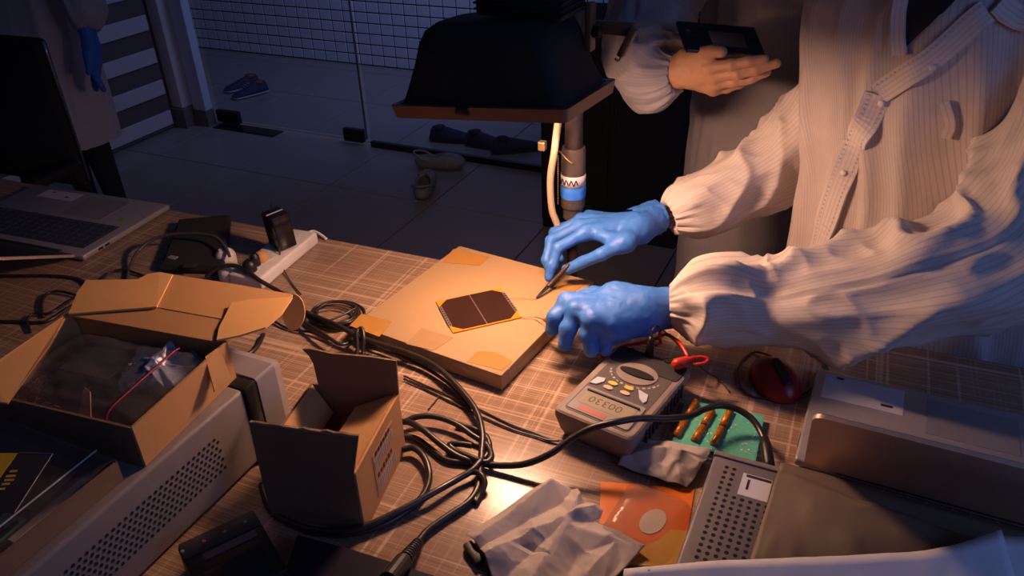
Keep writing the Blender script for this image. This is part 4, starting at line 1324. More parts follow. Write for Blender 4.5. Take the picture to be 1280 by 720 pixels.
a, b = P(282, 128, -.75), P(345, 112, -.75)
ang = math.atan2(b[1] - a[1], b[0] - a[0])
shoe('sneaker', 'navy sneaker with pale sole behind the glass, nearer of the pair', (*((a + b) / 2)[:2],), ang + PI, K['navy'])
shoe('sneaker', 'navy sneaker tucked behind its fellow by the white post', ((a + b)[0] / 2 - 0.16, (a + b)[1] / 2 + 0.10), ang + PI, K['navy'])
for (a_, b_), lb_ in ((((533, 175), (600, 178)), 'dark slip-on shoe behind the glass, leftmost of three under the lamp'),
                      (((580, 180), (640, 188)), 'dark slip-on shoe behind the glass, middle of three under the lamp'),
                      (((612, 196), (672, 186)), 'dark blue shoe behind the glass, rightmost of three under the lamp')):
    a, b = P(*a_, -.75), P(*b_, -.75)
    a[1] = max(a[1], 3.68); b[1] = max(b[1], 3.68)
    shoe('slip_on_shoe', lb_, (*((a + b) / 2)[:2],), math.atan2(b[1] - a[1], b[0] - a[0]), K['navy'], length=0.28, kind='slip')


def clog(label, loc, rot):
    t = thing('foam_clog', label, 'clog', (loc[0], loc[1], FZ), rot, 'pair of grey foam clogs')

    def fn(p):
        d = ellipsoid(p, (0.045, 0, 0.040), (0.095, 0.052, 0.046))
        d = smin(d, ellipsoid(p, (-0.07, 0, 0.035), (0.065, 0.042, 0.042)), 0.04)
        cav = ellipsoid(p, (-0.045, 0, 0.075), (0.072, 0.036, 0.055))
        cav = np.minimum(cav, ellipsoid(p, (0.03, 0, 0.040), (0.08, 0.038, 0.028)))
        d = np.maximum(d, -cav)
        d = np.maximum(d, 0.002 - p[:, 2])
        for x in (0.03, 0.055, 0.08):
            for s in (-1, 0, 1):
                d = np.maximum(d, -(np.linalg.norm((p - np.array([x, s * 0.022, 0.082]))[:, :2], axis=-1) - 0.005 + (p[:, 2] < 0.05) * 1.0))
        return d
    v, f = sdf_mesh(fn, (-0.16, -0.07, -0.004), (0.16, 0.07, 0.10), 0.004)
    obj('shell', v, f, K['clog'], t, smooth=True, local=True)
    M().box((-0.035, 0, 0.013), (0.13, 0.055, 0.006), bev=0.002).build('insole', K['clog_in'], t, local=True)
    M().tube([(-0.05, -0.047, 0.05), (-0.10, -0.045, 0.075), (-0.138, 0, 0.085), (-0.10, 0.045, 0.075), (-0.05, 0.047, 0.05)], 0.006, 8).build('heel_strap', K['clog'], t, smooth=True, local=True)


a, b = P(508, 208, -.75), P(593, 212, -.75)
clog('grey foam clog lying side-on by the glass channel', (*((a + b) / 2)[:2],), math.atan2(b[1] - a[1], b[0] - a[0]))
a = P(531, 246, -.75)
clog('grey foam clog with its open heel towards the table', (a[0] - 0.03, a[1] + 0.06), math.radians(110))


# ------------------------------------------------------------------ laptops
def rr(x0, x1, y0, y1, r, n=4):
    out = []
    for cx, cy, a0 in ((x1 - r, y1 - r, 0), (x0 + r, y1 - r, 90), (x0 + r, y0 + r, 180), (x1 - r, y0 + r, 270)):
        for k in range(n):
            t = math.radians(a0 + 90 * k / (n - 1))
            out.append((cx + r * math.cos(t), cy + r * math.sin(t)))
    return out


def laptop(label, front_corner, rot, wdt, dep, lid_deg, lid_len, sticker, pad, extra=None):
    """front_corner: the front corner at +x of local frame if wdt > 0; local +y points at the user's side"""
    s = 1 if wdt > 0 else -1
    W = abs(wdt)
    o = Vector((front_corner[0], front_corner[1], 0)) + Matrix.Rotation(rot, 3, 'Z') @ Vector((-s * W / 2, -dep / 2, 0))
    t = thing('laptop', label, 'laptop', o, rot, 'open laptops on the work table')
    angle_smooth(M().box((0, 0, 0.011), (W, dep, 0.014), bev=0.004, seg=3).build('base', K['laptop'], t, local=True), 60)
    for sx in (-1, 1):
        for sy in (-1, 1):
            M().cyl((sx * (W / 2 - 0.03), sy * (dep / 2 - 0.03), 0), (sx * (W / 2 - 0.03), sy * (dep / 2 - 0.03), 0.005), 0.008, n=10).build('foot', K['black_plastic'], t, local=True)
    M().box((0, -dep * 0.20, 0.0182), (W * 0.88, dep * 0.40, 0.0008)).build('keyboard_well', K['key'], t, local=True)
    m = M()
    kw = W * 0.86 / 15
    for r in range(6):
        for k in range(15):
            if r == 5 and 4 <= k <= 8:
                continue
            m.box((-W * 0.43 + kw * (k + 0.5), -dep * 0.375 + dep * 0.064 * (r + 0.4), 0.0192), (kw * 0.82, dep * 0.050, 0.0016), bev=0.0006, seg=1)
        if r == 5: m.box((-W * 0.43 + kw * 6.5, -dep * 0.375 + dep * 0.064 * 5.4, 0.0192), (kw * 4.8, dep * 0.050, 0.0016), bev=0.0006, seg=1)
    q = m.build('keys', K['key'], t, local=True)
    q['kind'] = 'stuff'
    M().box((pad[0], dep * 0.24, 0.0183), (pad[1], dep * 0.36, 0.0008), bev=0.0003).build('touchpad', K['touch'], t, local=True)
    if sticker:
        st = M().box((sticker[0], sticker[1], 0.0184), (sticker[2], sticker[3], 0.0006), bev=0.0002).build('palm_sticker', K['sticker'], t, local=True)
        for u in sticker[4]:
            M().box((sticker[0] + u[0], sticker[1] + u[1], 0.0189), (u[2], u[3], 0.0004)).build('sticker_print', K['ink'], st, local=True)
    # ports along the +x side
    for yy in (-0.32, -0.25):
        M().box((s * (W / 2 - 0.001), dep * yy, 0.011), (0.004, 0.014, 0.005)).build('port', K['hole'], t, local=True)
    a = math.radians(lid_deg)
    R_ = Matrix.Translation((0, -dep / 2 + 0.002, 0.018)) @ Matrix.Rotation(a, 4, 'X')
    def lm(c, d, bev): return M().box(c, d, bev=bev, seg=3)
    for nm, hw, l0, l1, z0, z1, rad, mt in (('lid', W / 2 - 0.014, 0.0, lid_len, 0.0, 0.006, 0.016, K['lid']), ('screen', W / 2 - 0.022, 0.008, lid_len - 0.008, -0.0008, 0.0, 0.006, K['screen'])):
        mm = M().prism(rr(-hw, hw, l0, l1, rad), z0, z1)
        v = np.vstack(mm.v)
        if lid_deg > 90: v[:, 2] = v[:, 2]
        Rn = np.array(R_)
        v = v @ Rn[:3, :3].T + Rn[:3, 3]
        angle_smooth(obj(nm, v, mm.f, mt, t, local=True), 40)
    M().cyl((-W * 0.35, -dep / 2 + 0.002, 0.016), (W * 0.35, -dep / 2 + 0.002, 0.016), 0.006, n=12).build('hinge', K['dark_metal'], t, smooth=True, local=True)
    if extra: M().box(extra, (0.022, 0.015, 0.0006)).build('green_sticker', K['green_sticker'], t, local=True)
    return t


laptop('silver laptop with dark keys and laid-back lid at the left table edge', (-1.612, 1.322), math.radians(4.5), 0.46, 0.290, 154, 0.25,
       (-0.10, 0.105, 0.12, 0.045, ((-0.03, 0.01, 0.008, 0.005), (0.03, -0.006, 0.010, 0.006))), (0.06, 0.13), extra=(0.175, 0.035, 0.0184))
laptop('silver laptop with raised lid and palm-rest sticker at the right', (-0.004, 1.228), math.radians(-1), -0.40, 0.248, 122, 0.214,
       (-0.122, 0.078, 0.125, 0.068, ((-0.038, 0.028, 0.012, 0.005), (0.038, -0.018, 0.018, 0.006))), (0.04, 0.13))

# ------------------------------------------------------------------ cardboard pad, solar cell, tweezers, probe
padrot = math.radians(-6.3)
pad = thing('cardboard_pad', 'flat taped cardboard box under the solar cell', 'cardboard box', (-0.642, 1.1745, 0), padrot)
angle_smooth(M().box((0, 0, 0.0172), (0.334, 0.362, 0.0335), bev=0.003).build('box', K['pad_card'], pad, local=True))
PZ = 0.0342


def patch(parent, pts, z, t, material, name):
    return M().slab([P(a, b, z) for a, b in pts], t).build(name, material, parent)


for pts, mt in ((((567, 311), (612, 321), (600, 332), (553, 328)), 'tape'), (((452, 392), (490, 402), (474, 421), (437, 407)), 'tape'),
                (((527, 410), (567, 422), (542, 438), (507, 430)), 'tape_pale'), (((597, 439), (620, 440), (641, 452), (627, 463), (583, 452)), 'tape'),
                (((697, 350), (738, 351), (717, 365), (690, 360)), 'tape')):
    patch(pad, pts, PZ + 0.0002, 0.0005, K[mt], 'tape_patch')
M().box((0.1675, 0.02, 0.017), (0.0006, 0.30, 0.008)).build('side_seam', K['tape_pale'], pad, local=True)
M().box((0.1678, -0.155, 0.017), (0.0006, 0.006, 0.031)).build('side_seam', K['core'], pad, local=True)

cc = np.mean([P(a, b, .037) for a, b in ((543, 376), (627, 358), (652, 398), (567, 416))], axis=0)
cA, cB, cD = P(543, 376, .037), P(627, 358, .037), P(567, 416, .037)
crot = math.atan2(cB[1] - cA[1], cB[0] - cA[0])
cw, cl = float(np.linalg.norm(cB - cA)) * 0.97, float(np.linalg.norm(cD - cA)) * 0.97
cell = thing('solar_cell', 'dark brown two-part solar cell with amber corners on the cardboard', 'solar cell', (cc[0], cc[1], PZ), crot)
M().box((0, 0, 0.0016), (cw, cl, 0.0022), bev=0.0006, seg=1).build('amber_backing', K['kapton'], cell, local=True)
for s in (-1, 1):
    a0, a1, bl = s * 0.0012, s * cw * 0.465, cl * 0.47
    ch = cw * 0.12
    poly = [(a0, -bl), (a1 - s * ch, -bl), (a1, -bl + ch), (a1, bl - ch), (a1 - s * ch, bl), (a0, bl)]
    if s < 0: poly = poly[::-1]
    M().prism(poly, 0.0027, 0.0034).build('wafer', K['cell'], cell, local=True)
    sp_ = M().box((s * cw * 0.482, 0, 0.0031), (cw * 0.05, cl * 0.62, 0.0010), bev=0.0003, seg=1).build('contact_strip', K['silver'], cell, local=True)
    m = M()
    for k in range(9):
        m.lathe((s * cw * 0.482, cl * (-0.28 + 0.07 * k), 0.0034), (s * cw * 0.482, cl * (-0.28 + 0.07 * k), 0.0038), [(0, 0.0017), (1, 0.0017)], 8)
    m.build('perforation', K['hole'], sp_, local=True)
M().box((0, 0, 0.0034), (0.0020, cl * 0.95, 0.0006)).build('busbar', K['silver'], cell, local=True)
M().tube([P(637, 373, .0385), P(648, 371, .040), P(660, 371, .040), P(671, 373, .038)], 0.0009, 6).build('tab_wire', K['wire'], cell, smooth=True)
M().tube([P(651, 396, .0385), P(660, 396, .039), P(669, 396, .040)], 0.0009, 6).build('tab_wire', K['wire'], cell, smooth=True)

tw = thing('tweezers', 'dark pointed tweezers held in the far blue glove', 'tweezers', P(671, 372, .0365))
t0, t1, t2 = P(671, 372, .0375), P(690, 353, .052), P(712, 330, .085)
for s in (-1, 1):
    off = np.array([0.0022, 0.0018, 0]) * s
    M().tube([t0 + off * 0.25, t0 * 0.55 + t1 * 0.45 + off, t1 + off * 1.6, t2 + off * 1.5], 0.0019, 6).build('jaw', K['dark_metal'], tw, smooth=True)
M().tube([t1 * 0.75 + t0 * 0.25, t1, t2], 0.0042, 8).build('grip', mat('brown_grip', (0.09, 0.045, 0.03), 0.4), tw, smooth=True)

pr = thing('test_probe', 'red test probe with steel tip held in the near blue glove', 'test probe', P(669, 396, .040))
M().tube([P(669, 396, .0405), P(675, 398, .045), P(683, 401, .051)], 0.0011, 6).build('tip', K['wire'], pr, smooth=True)
M().tube([P(681, 400, .050), P(690, 405, .058), P(702, 411, .066)], 0.0040, 8).build('handle', K['red'], pr, smooth=True)

# ------------------------------------------------------------------ multimeter
mrot = math.radians(-10)
MW, ML_ = 0.140, 0.222
mo = Vector((-0.2835, 1.002, 0.0))
meter = thing('multimeter', 'grey hand-held multimeter with display towards the camera', 'multimeter', mo, mrot)


def mz(y):
    return 0.0515 - 0.034 * y         # sloping top


def ml(px, py, up=0.0):
    """pixel to the meter's own sloping top face"""
    h = 0.052
    for _ in range(4):
        q = P(px, py, h + up)
        l = Matrix.Rotation(-mrot, 3, 'Z') @ (Vector(q) - mo)
        h = mz(l.y)
    return l.x, l.y


def top_plate(poly, z0, z1, name, material, parent=meter, smooth=False):
    """raised plate on the meter's top face, poly in its own x, y"""
    n = len(poly)
    v = [(x, y, mz(y) + z0) for x, y in poly] + [(x, y, mz(y) + z1) for x, y in poly]
    ar = sum(poly[i][0] * poly[(i + 1) % n][1] - poly[(i + 1) % n][0] * poly[i][1] for i in range(n))
    f = [tuple(range(n))[::-1], tuple(range(n, 2 * n))] + [(i, (i + 1) % n, n + (i + 1) % n, n + i) for i in range(n)]
    if ar < 0: f = [q[::-1] for q in f]
    return obj(name, v, f, material, parent, local=True)


rings = []
for zf, ins in ((0.0, 0.012), (0.25, 0.006), (0.75, 0.0), (0.95, 0.001), (1.0, 0.004)):
    rings.append([(x, y, mz(y) * zf + 0.001) for x, y in rr(-MW / 2 + ins, MW / 2 - ins, -ML_ / 2 + ins, ML_ / 2 - ins, 0.010)])
v, f = loft(rings)
angle_smooth(obj('holster', v, f, K['meter_grey'], meter, local=True), 35)
m = M()
for k in range(11):
    m.box((MW / 2 + 0.0005, -0.06 + 0.013 * k, 0.028), (0.004, 0.006, 0.026), bev=0.001, seg=1)
m.build('grip_ribs', K['meter_dark'], meter, local=True)
x0, x1 = -MW / 2 + 0.013, MW / 2 - 0.013
angle_smooth(top_plate(rr(x0, x1, -ML_ / 2 + 0.012, 0.062, 0.008), -0.002, 0.0016, 'face_plate', K['meter_face']), 30)
top_plate(rr(-MW / 2 + 0.006, MW / 2 - 0.006, 0.060, ML_ / 2 - 0.003, 0.008), -0.002, 0.0026, 'jack_panel', K['meter_dark'])
bz = top_plate(rr(x0 + 0.003, x1 - 0.003, -ML_ / 2 + 0.016, -0.030, 0.004), 0.0012, 0.0030, 'display_bezel', K['grey_plastic'])
top_plate(rr(x0 + 0.012, x1 - 0.012, -ML_ / 2 + 0.036, -0.040, 0.002), 0.0026, 0.0034, 'display_window', K['lcd'])
top_plate(rr(x0 + 0.010, x1 - 0.010, -0.0415, -0.0385, 0.001), 0.0028, 0.0060, 'window_lip', K['meter_dark'])
v, f = text_mesh('00330', 0.026)
v = np.stack([-v[:, 0] * 0.92 - 0.004, -v[:, 1] * 0.9 - 0.0575, np.zeros(len(v))], -1)
v[:, 2] = mz(v[:, 1]) + 0.0037
obj('digits', v, f, K['digit'], meter, local=True)
top_plate(rr(x0 + 0.020, 0.012, -ML_ / 2 + 0.020, -ML_ / 2 + 0.030, 0.002), 0.0028, 0.0034, 'red_print', K['red_print'])


def oval(c, a, b, rot=0, n=18):
    return [(c[0] + a * math.cos(t) * math.cos(rot) - b * math.sin(t) * math.sin(rot), c[1] + a * math.cos(t) * math.sin(rot) + b * math.sin(t) * math.cos(rot)) for t in np.linspace(0, 2 * PI, n, endpoint=False)]


c = ml(796, 469)
angle_smooth(top_plate(oval(c, 0.036, 0.030, n=28), 0.0012, 0.0032, 'dial', K['meter_grey']), 30)
angle_smooth(top_plate(oval(c, 0.031, 0.010, n=24), 0.003, 0.0052, 'dial_grip', K['hole']), 30)
m = M()
for k, a in enumerate(np.linspace(math.radians(195), math.radians(345), 13)):
    x, y = c[0] + 0.045 * math.cos(a), c[1] + 0.037 * math.sin(a)
    if abs(x) < MW / 2 - 0.016:
        m.box((x, y, mz(y) + 0.0019), (0.0050, 0.0024 + 0.0015 * (k % 2), 0.0004), rz=a + PI / 2)
for k, a in enumerate(np.linspace(math.radians(20), math.radians(60), 4)):
    x, y = c[0] + 0.046 * math.cos(a), c[1] + 0.040 * math.sin(a)
    if y < 0.058 and abs(x) < MW / 2 - 0.016: m.box((x, y, mz(y) + 0.0019), (0.007, 0.002, 0.0004))
m.build('dial_print', K['print_pale'], meter, local=True)
for (a, b), mt, nm in (((766, 481), 'yellow', 'yellow_key'), ((786, 487), 'yellow', 'yellow_key'), ((760, 486), 'cream', 'cream_key'), ((781, 493), 'cream', 'cream_key')):
    angle_smooth(top_plate(oval(ml(a, b), 0.0085, 0.0050), 0.0014, 0.0038, nm, K[mt]), 30)
q = [ml(a, b) for a, b in ((737, 480), (747, 473), (757, 475), (755, 479), (745, 482))]
angle_smooth(top_plate(q, 0.0014, 0.0040, 'pale_key', K['pale_key']), 30)
q = [ml(a, b) for a, b in ((798, 489), (810, 496), (808, 504), (804, 506), (799, 500))]
angle_smooth(top_plate(q, 0.0014, 0.0040, 'pale_key', K['pale_key']), 30)
for a, b in ((789, 440), (812, 447), (835, 453)):
    c = ml(a, b)
    top_plate(oval(c, 0.0072, 0.0072), 0.002, 0.0044, 'jack_ring', K['black_plastic'])
    top_plate(oval(c, 0.0042, 0.0042), 0.004, 0.0048, 'jack_hole', K['hole'])
c = ml(811, 446)
pk = Matrix.Rotation(mrot, 3, 'Z') @ Vector((c[0], c[1], 0)) + mo
ld = thing('black_test_lead', 'black banana plug and lead standing in the meter jack', 'test lead', (pk.x, pk.y, 0.052))
M().lathe((pk.x, pk.y, 0.051), (pk.x + 0.001, pk.y + 0.004, 0.088), [(0, 0.0075), (0.5, 0.0068), (0.85, 0.006), (1, 0.003)], 12).build('plug', K['black_plastic'], ld, smooth=True)
M().tube([(pk.x + 0.001, pk.y + 0.004, 0.087), (pk.x + 0.002, pk.y + 0.012, 0.10), (pk.x + 0.012, pk.y + 0.03, 0.09), P(880, 462, .03), P(898, 473, .004), P(912, 490, .003)], 0.0016, 6).build('lead', K['rubber'], ld, smooth=True)
rl = thing('red_test_lead', 'glossy red plug and looped red lead at the top of the meter', 'test lead', P(845, 456, .05))
M().lathe(P(841, 457, .062), P(868, 448, .066), [(0, 0.006), (0.15, 0.0105), (0.6, 0.009), (0.8, 0.006), (1, 0.0045)], 14).build('plug', K['red'], rl, smooth=True)
M().tube([P(862, 449, .066), P(876, 446, .068), P(885, 449, .066), P(880, 454, .062), P(866, 456, .06)], 0.0030, 8).build('loop', K['red'], rl, smooth=True)
M().tube([P(860, 446, .066), P(852, 432, .07), P(845, 425, .065), P(832, 418, .06), P(818, 424, .058), P(800, 429, .05), P(778, 433, .03), P(762, 441, .008), P(752, 446, .006)], 0.0034, 8, 8).build('lead', K['red'], rl, smooth=True)
M().tube([P(826, 412, .075), P(824, 420, .07), P(826, 428, .055), P(820, 432, .055)], 0.0030, 8).build('lead', K['red'], rl, smooth=True)

# ------------------------------------------------------------------ circuit board, paper scraps, packet
bp0, bp1, bp3 = P(829, 551, .012), P(866, 499, .012), P(946, 573, .012)
brot = math.radians(3)
bc = (-0.128, 1.012)
board = thing('circuit_board', 'green circuit board with three rows of copper coils beside the meter', 'circuit board', (bc[0], bc[1], 0), brot)
M().box((0, 0, 0.0095), (0.128, 0.112, 0.0022), bev=0.0004, seg=1).build('board', K['pcb'], board, local=True)
M().box((-0.01, -0.004, 0.004), (0.10, 0.09, 0.008), bev=0.001).build('base', K['black_plastic'], board, local=True)
bl_ = lambda a, b: Matrix.Rotation(-brot, 3, 'Z') @ (Vector(P(a, b, .013)) - Vector((bc[0], bc[1], 0)))
for (a, b), (c, d) in (((870, 502), (845, 545)), ((890, 514), (868, 551)), ((913, 513), (892, 556))):
    u, v_ = bl_(a, b), bl_(c, d)
    for s, e in ((0.0, 0.46), (0.54, 1.0)):
        p0 = u.lerp(v_, s); p1 = u.lerp(v_, e)
        p0.z = p1.z = 0.0130
        co = M().cyl(p0, p1, 0.0062, n=10).build('coil', K['copper'], board, smooth=True, local=True)
        m = M()
        for k in range(5):
            q = p0.lerp(p1, (k + 0.5) / 5)
            dr = (p1 - p0).normalized()
            m.lathe(q - dr * 0.0005, q + dr * 0.0005, [(0, 0.0065), (1, 0.0065)], 10)
        m.build('winding', K['kapton'], co, local=True)
    q = u.lerp(v_, 0.5)
    M().box((q.x, q.y, 0.0125), (0.010, 0.008, 0.006), bev=0.001).build('chip', K['black_plastic'], board, local=True)
m = M()
rnd = random.Random(5)
for k in range(60):
    x, y = rnd.uniform(-0.06, 0.06), rnd.uniform(-0.052, 0.052)
    m.box((x, y, 0.0108), (rnd.uniform(.002, .005), rnd.uniform(.0015, .003), 0.0008), rz=rnd.choice((0, PI / 2)))
q = m.build('solder_marks', K['white_plastic'], board, local=True)
q['kind'] = 'stuff'

single(facets('paper_scrap', K['paper'], None, [(772, 584, .003), (784, 564, .008), (800, 549, .016), (840, 553, .014), (890, 562, .012), (876, 588, .012), (858, 612, .003), (832, 602, .008), (800, 593, .005)], [(818, 573, .016), (838, 582, .007), (858, 574, .018), (812, 588, .012), (846, 597, .013)], seed=4, sub=4, creases=(((780, 578), (836, 570), .010, .02), ((836, 570), (872, 590), .012, .022), ((836, 570), (850, 606), .008, .018))), 'small creased pale paper scrap between meter and perforated case', 'paper')
single(facets('crumpled_paper', K['paper'], None, [(583, 673, 0.0028), (612, 655, 0.0049), (642, 638, 0.0073), (664, 620, 0.0098), (688, 609, 0.0106), (712, 614, 0.0073), (722, 618, 0.0098), (728, 632, 0.0082), (744, 639, 0.0057), (754, 643, 0.0073), (750, 652, 0.0040), (742, 655, 0.0065), (775, 668, 0.0057), (806, 689, 0.0028), (770, 722, 0.0032), (740, 760, 0.0028), (690, 780, 0.0028), (640, 775, 0.0028), (622, 742, 0.0040), (608, 707, 0.0082), (600, 692, 0.0040)], [(704, 672, 0.0115), (722, 640, 0.0139), (664, 648, 0.0106), (648, 664, 0.0057), (690, 664, 0.0065), (650, 690, 0.0045), (668, 684, 0.0106), (610, 684, 0.0082), (640, 705, 0.0115), (690, 702, 0.0082), (735, 690, 0.0098), (722, 708, 0.0049), (680, 735, 0.0073), (745, 712, 0.0057)], seed=12, smooth_n=0, sub=4, creases=(((605, 706), (700, 660), .018, .036), ((700, 660), (742, 642), .014, .026), ((598, 682), (690, 614), .017, .034), ((705, 668), (727, 624), .013, .022), ((702, 664), (800, 688), .010, .030), ((650, 760), (704, 668), .014, .034), ((735, 720), (770, 684), .009, .022))), 'large crumpled white paper at the bottom middle of the table', 'paper')
pk_ = thing('orange_packet', 'orange printed packet in a clear blister beside the crumpled paper', 'packet', P(805, 655))
M().slab([P(751, 602, .001), P(868, 612, .001), P(852, 712, .001), P(748, 700, .001)], 0.0012).build('card', K['orange'], pk_)
M().slab([P(762, 700, .0022), P(800, 684, .0022), P(822, 676, .0022), P(840, 662, .0022), P(859, 664, .0022), P(852, 708, .0022), P(762, 706, .0022)], 0.0006).build('yellow_print', K['packet_yellow'], pk_)
q = [P(816 + 17 * math.cos(t), 652 + 15 * math.sin(t) - 4 * math.cos(t), .0024) for t in np.linspace(0, 2 * PI, 20, endpoint=False)]
M().slab(q, 0.0006).build('white_print', K['packet_white'], pk_)
rings = []
for hgt, ins in ((0.002, 0), (0.012, 0.07), (0.020, 0.18), (0.023, 0.30)):
    cx_, cy_ = P(808, 655, 0)[:2]
    pts = []
    for x, y in rr(-0.052 * (1 - ins), 0.052 * (1 - ins), -0.060 * (1 - ins), 0.060 * (1 - ins), 0.016 * (1 - ins)):
        r_ = math.radians(-6)
        pts.append((cx_ + x * math.cos(r_) - y * math.sin(r_), cy_ + x * math.sin(r_) + y * math.cos(r_), hgt))
    rings.append(pts)
v, f = loft(rings, False, True)
angle_smooth(obj('blister', v, f, K['blister'], pk_), 60)

# ------------------------------------------------------------------ red mouse
mc = P(968, 468, 0.018)
mouse = thing('computer_mouse', 'red computer mouse with black wheel strip under the sleeve', 'mouse', (mc[0], mc[1], 0), math.radians(33))


def mouse_fn(p):
    d = ellipsoid(p, (0, 0, 0.004), (0.035, 0.056, 0.034))
    d = smin(d, ellipsoid(p, (0, -0.012, 0.006), (0.034, 0.044, 0.032)), 0.02)
    return np.maximum(d, 0.0015 - p[:, 2])


v, f = sdf_mesh(mouse_fn, (-0.05, -0.07, -0.004), (0.05, 0.07, 0.05), 0.003)
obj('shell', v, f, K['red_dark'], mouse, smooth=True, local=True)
S = BVHTree.FromPolygons([tuple(q) for q in v], f)
pts = []
for y in np.linspace(-0.048, 0.004, 9):
    h = S.ray_cast(Vector((0, y, 0.1)), Vector((0, 0, -1)))
    if h[0]: pts.append((0, y, h[0].z))
M().tube(pts, 0.0085, 8, 3).build('wheel_strip', K['black_plastic'], mouse, smooth=True, local=True)
M().lathe((-0.003, -0.036, 0.032), (0.003, -0.036, 0.032), [(0, 0.008), (1, 0.008)], 14).build('wheel', K['grey_plastic'], mouse, smooth=True, local=True)
M().tube([P(964, 445, .012), P(945, 440, .004), P(930, 448, .004), P(923, 465, .004), P(926, 484, .004), P(942, 496, .004), P(968, 498, .004), P(995, 494, .004), P(1012, 487, .004), P(1034, 466, .004), P(1028, 450, .004), P(1018, 441, .004)], 0.0020, 6, 8).build('cable', K['rubber'], mouse, smooth=True)

# ------------------------------------------------------------------ perforated grey case, kraft envelope, papers (right front)
ins = thing('perforated_case', 'grey perforated metal case with a white label beside the orange packet', 'instrument', (-0.048, 0.770, 0), math.radians(-0.5))
angle_smooth(M().box((0, 0, 0.031), (0.136, 0.262, 0.058), bev=0.005, seg=3).build('case', K['instrument'], ins, local=True), 40)
M().box((0, 0.128, 0.033), (0.138, 0.010, 0.060), bev=0.002).build('end_lip', K['beige_metal'], ins, local=True)
for sx in (-1, 1):
    for sy in (-1, 1):
        M().cyl((sx * 0.05, sy * 0.11, 0), (sx * 0.05, sy * 0.11, 0.003), 0.007, n=10).build('foot', K['black_plastic'], ins, local=True)
m = M()
for r in range(20):
    for k in range(9):
        x = -0.046 + 0.0108 * k
        y = 0.106 - 0.0108 * r
        if r < 5 and k > 1: continue
        m.lathe((x, y, 0.0595), (x, y, 0.0603), [(0, 0.0030), (1, 0.0030)], 8)
q = m.build('vent_holes', K['hole'], ins, local=True)
q['kind'] = 'stuff'
lbq = M().box((-0.002, 0.082, 0.0604), (0.040, 0.044, 0.0005)).build('label', K['paper_white'], ins, local=True)
M().box((0.000, 0.100, 0.0608), (0.034, 0.005, 0.0003)).build('label_print', K['ink'], lbq, local=True)
M().box((-0.012, 0.083, 0.0608), (0.0035, 0.020, 0.0003)).build('label_print', K['ink'], lbq, local=True)


def patch_grid(name, material, parent, far, near, n=40, m_=16, bulge=0.0, seed=1, amp=0.002, th=0.0008):
    """sheet between a far edge and a near edge (lists of 3-d points)"""
    a = spline(far, 12)
    b = spline(near, 12)
    ra = np.linspace(0, 1, len(a))
    rb = np.linspace(0, 1, len(b))
    s = np.linspace(0, 1, n)
    A = np.stack([np.interp(s, ra, a[:, i]) for i in range(3)], -1)
    B = np.stack([np.interp(s, rb, b[:, i]) for i in range(3)], -1)
    t = np.linspace(0, 1, m_)
    p = A[:, None, :] * (1 - t)[None, :, None] + B[:, None, :] * t[None, :, None]
    p[..., 2] += bulge * np.sin(PI * t)[None, :] * np.sin(PI * np.clip(s, 0.03, 0.97))[:, None]
    q = np.stack([p[..., 0] * 28, p[..., 1] * 28, p[..., 0] * 0], -1)
    p[..., 2] += amp * (ridge(q, seed) - 0.3)
    top = p.reshape(-1, 3)
    k = n * m_
    V = np.vstack([top, top - np.array([0, 0, th])])
    f = []
    for i in range(n - 1):
        for j in range(m_ - 1):
            a_, b_, c_, d_ = i * m_ + j, (i + 1) * m_ + j, (i + 1) * m_ + j + 1, i * m_ + j + 1
            f += [(d_, c_, b_, a_), (a_ + k, b_ + k, c_ + k, d_ + k)]
        f += [(i * m_, (i + 1) * m_, (i + 1) * m_ + k, i * m_ + k), (i * m_ + m_ - 1, i * m_ + m_ - 1 + k, (i + 1) * m_ + m_ - 1 + k, (i + 1) * m_ + m_ - 1)]
    for j in range(m_ - 1):
        f += [(j, j + k, j + 1 + k, j + 1), ((n - 1) * m_ + j, (n - 1) * m_ + j + 1, (n - 1) * m_ + j + 1 + k, (n - 1) * m_ + j + k)]
    return obj(name, V, f, material, parent, smooth=True)


env = thing('kraft_envelope', 'open brown kraft envelope lying over the grey perforated case', 'envelope', P(1080, 650, .06))
patch_grid('back_sheet', K['kraft_paper'], env, [P(976, 578, .066), P(1030, 592, .070), P(1095, 612, .072), P(1180, 636, .070), P(1300, 668, .064)], [P(936, 712, .0625), P(1080, 730, .0625), P(1300, 760, .0625)], seed=3, amp=0.001)
patch_grid('front_sheet', K['kraft_paper'], env, [P(973, 586, .0675), P(1012, 600, .074), P(1080, 626, .083), P(1170, 656, .080), P(1310, 700, .070)], [P(932, 716, .0640), P(1080, 745, .0640), P(1300, 775, .0640)], seed=7, amp=0.004, bulge=0.010)
single(patch_grid('white_paper', K['paper_white'], None, [P(780, 711, .104), P(880, 702, .109), P(985, 697, .111), P(1090, 693, .112), P(1180, 684, .112), P(1252, 662, .110)], [P(760, 860, .065), P(1000, 900, .065), P(1330, 930, .065)], seed=5, amp=0.0015),
       'white paper sheet shining blue along the bottom right edge', 'paper', 'white sheets at the bottom right')
single(patch_grid('white_paper', K['paper_white'], None, [P(1246, 670, .105), P(1320, 672, .105)], [P(1180, 900, .050), P(1400, 900, .050)], n=12, seed=8, amp=0.0008), 'second white sheet showing behind the first at the far right corner', 'paper', 'white sheets at the bottom right')

# ------------------------------------------------------------------ small open box
brot_ = math.radians(12)
bc_ = Vector((-0.628, 0.685, 0))
BW, BD, BH = 0.142, 0.172, 0.112
bx = thing('open_carton', 'small open cardboard box with barcode label among the black cables', 'cardboard box', bc_, brot_)
T_ = 0.0035


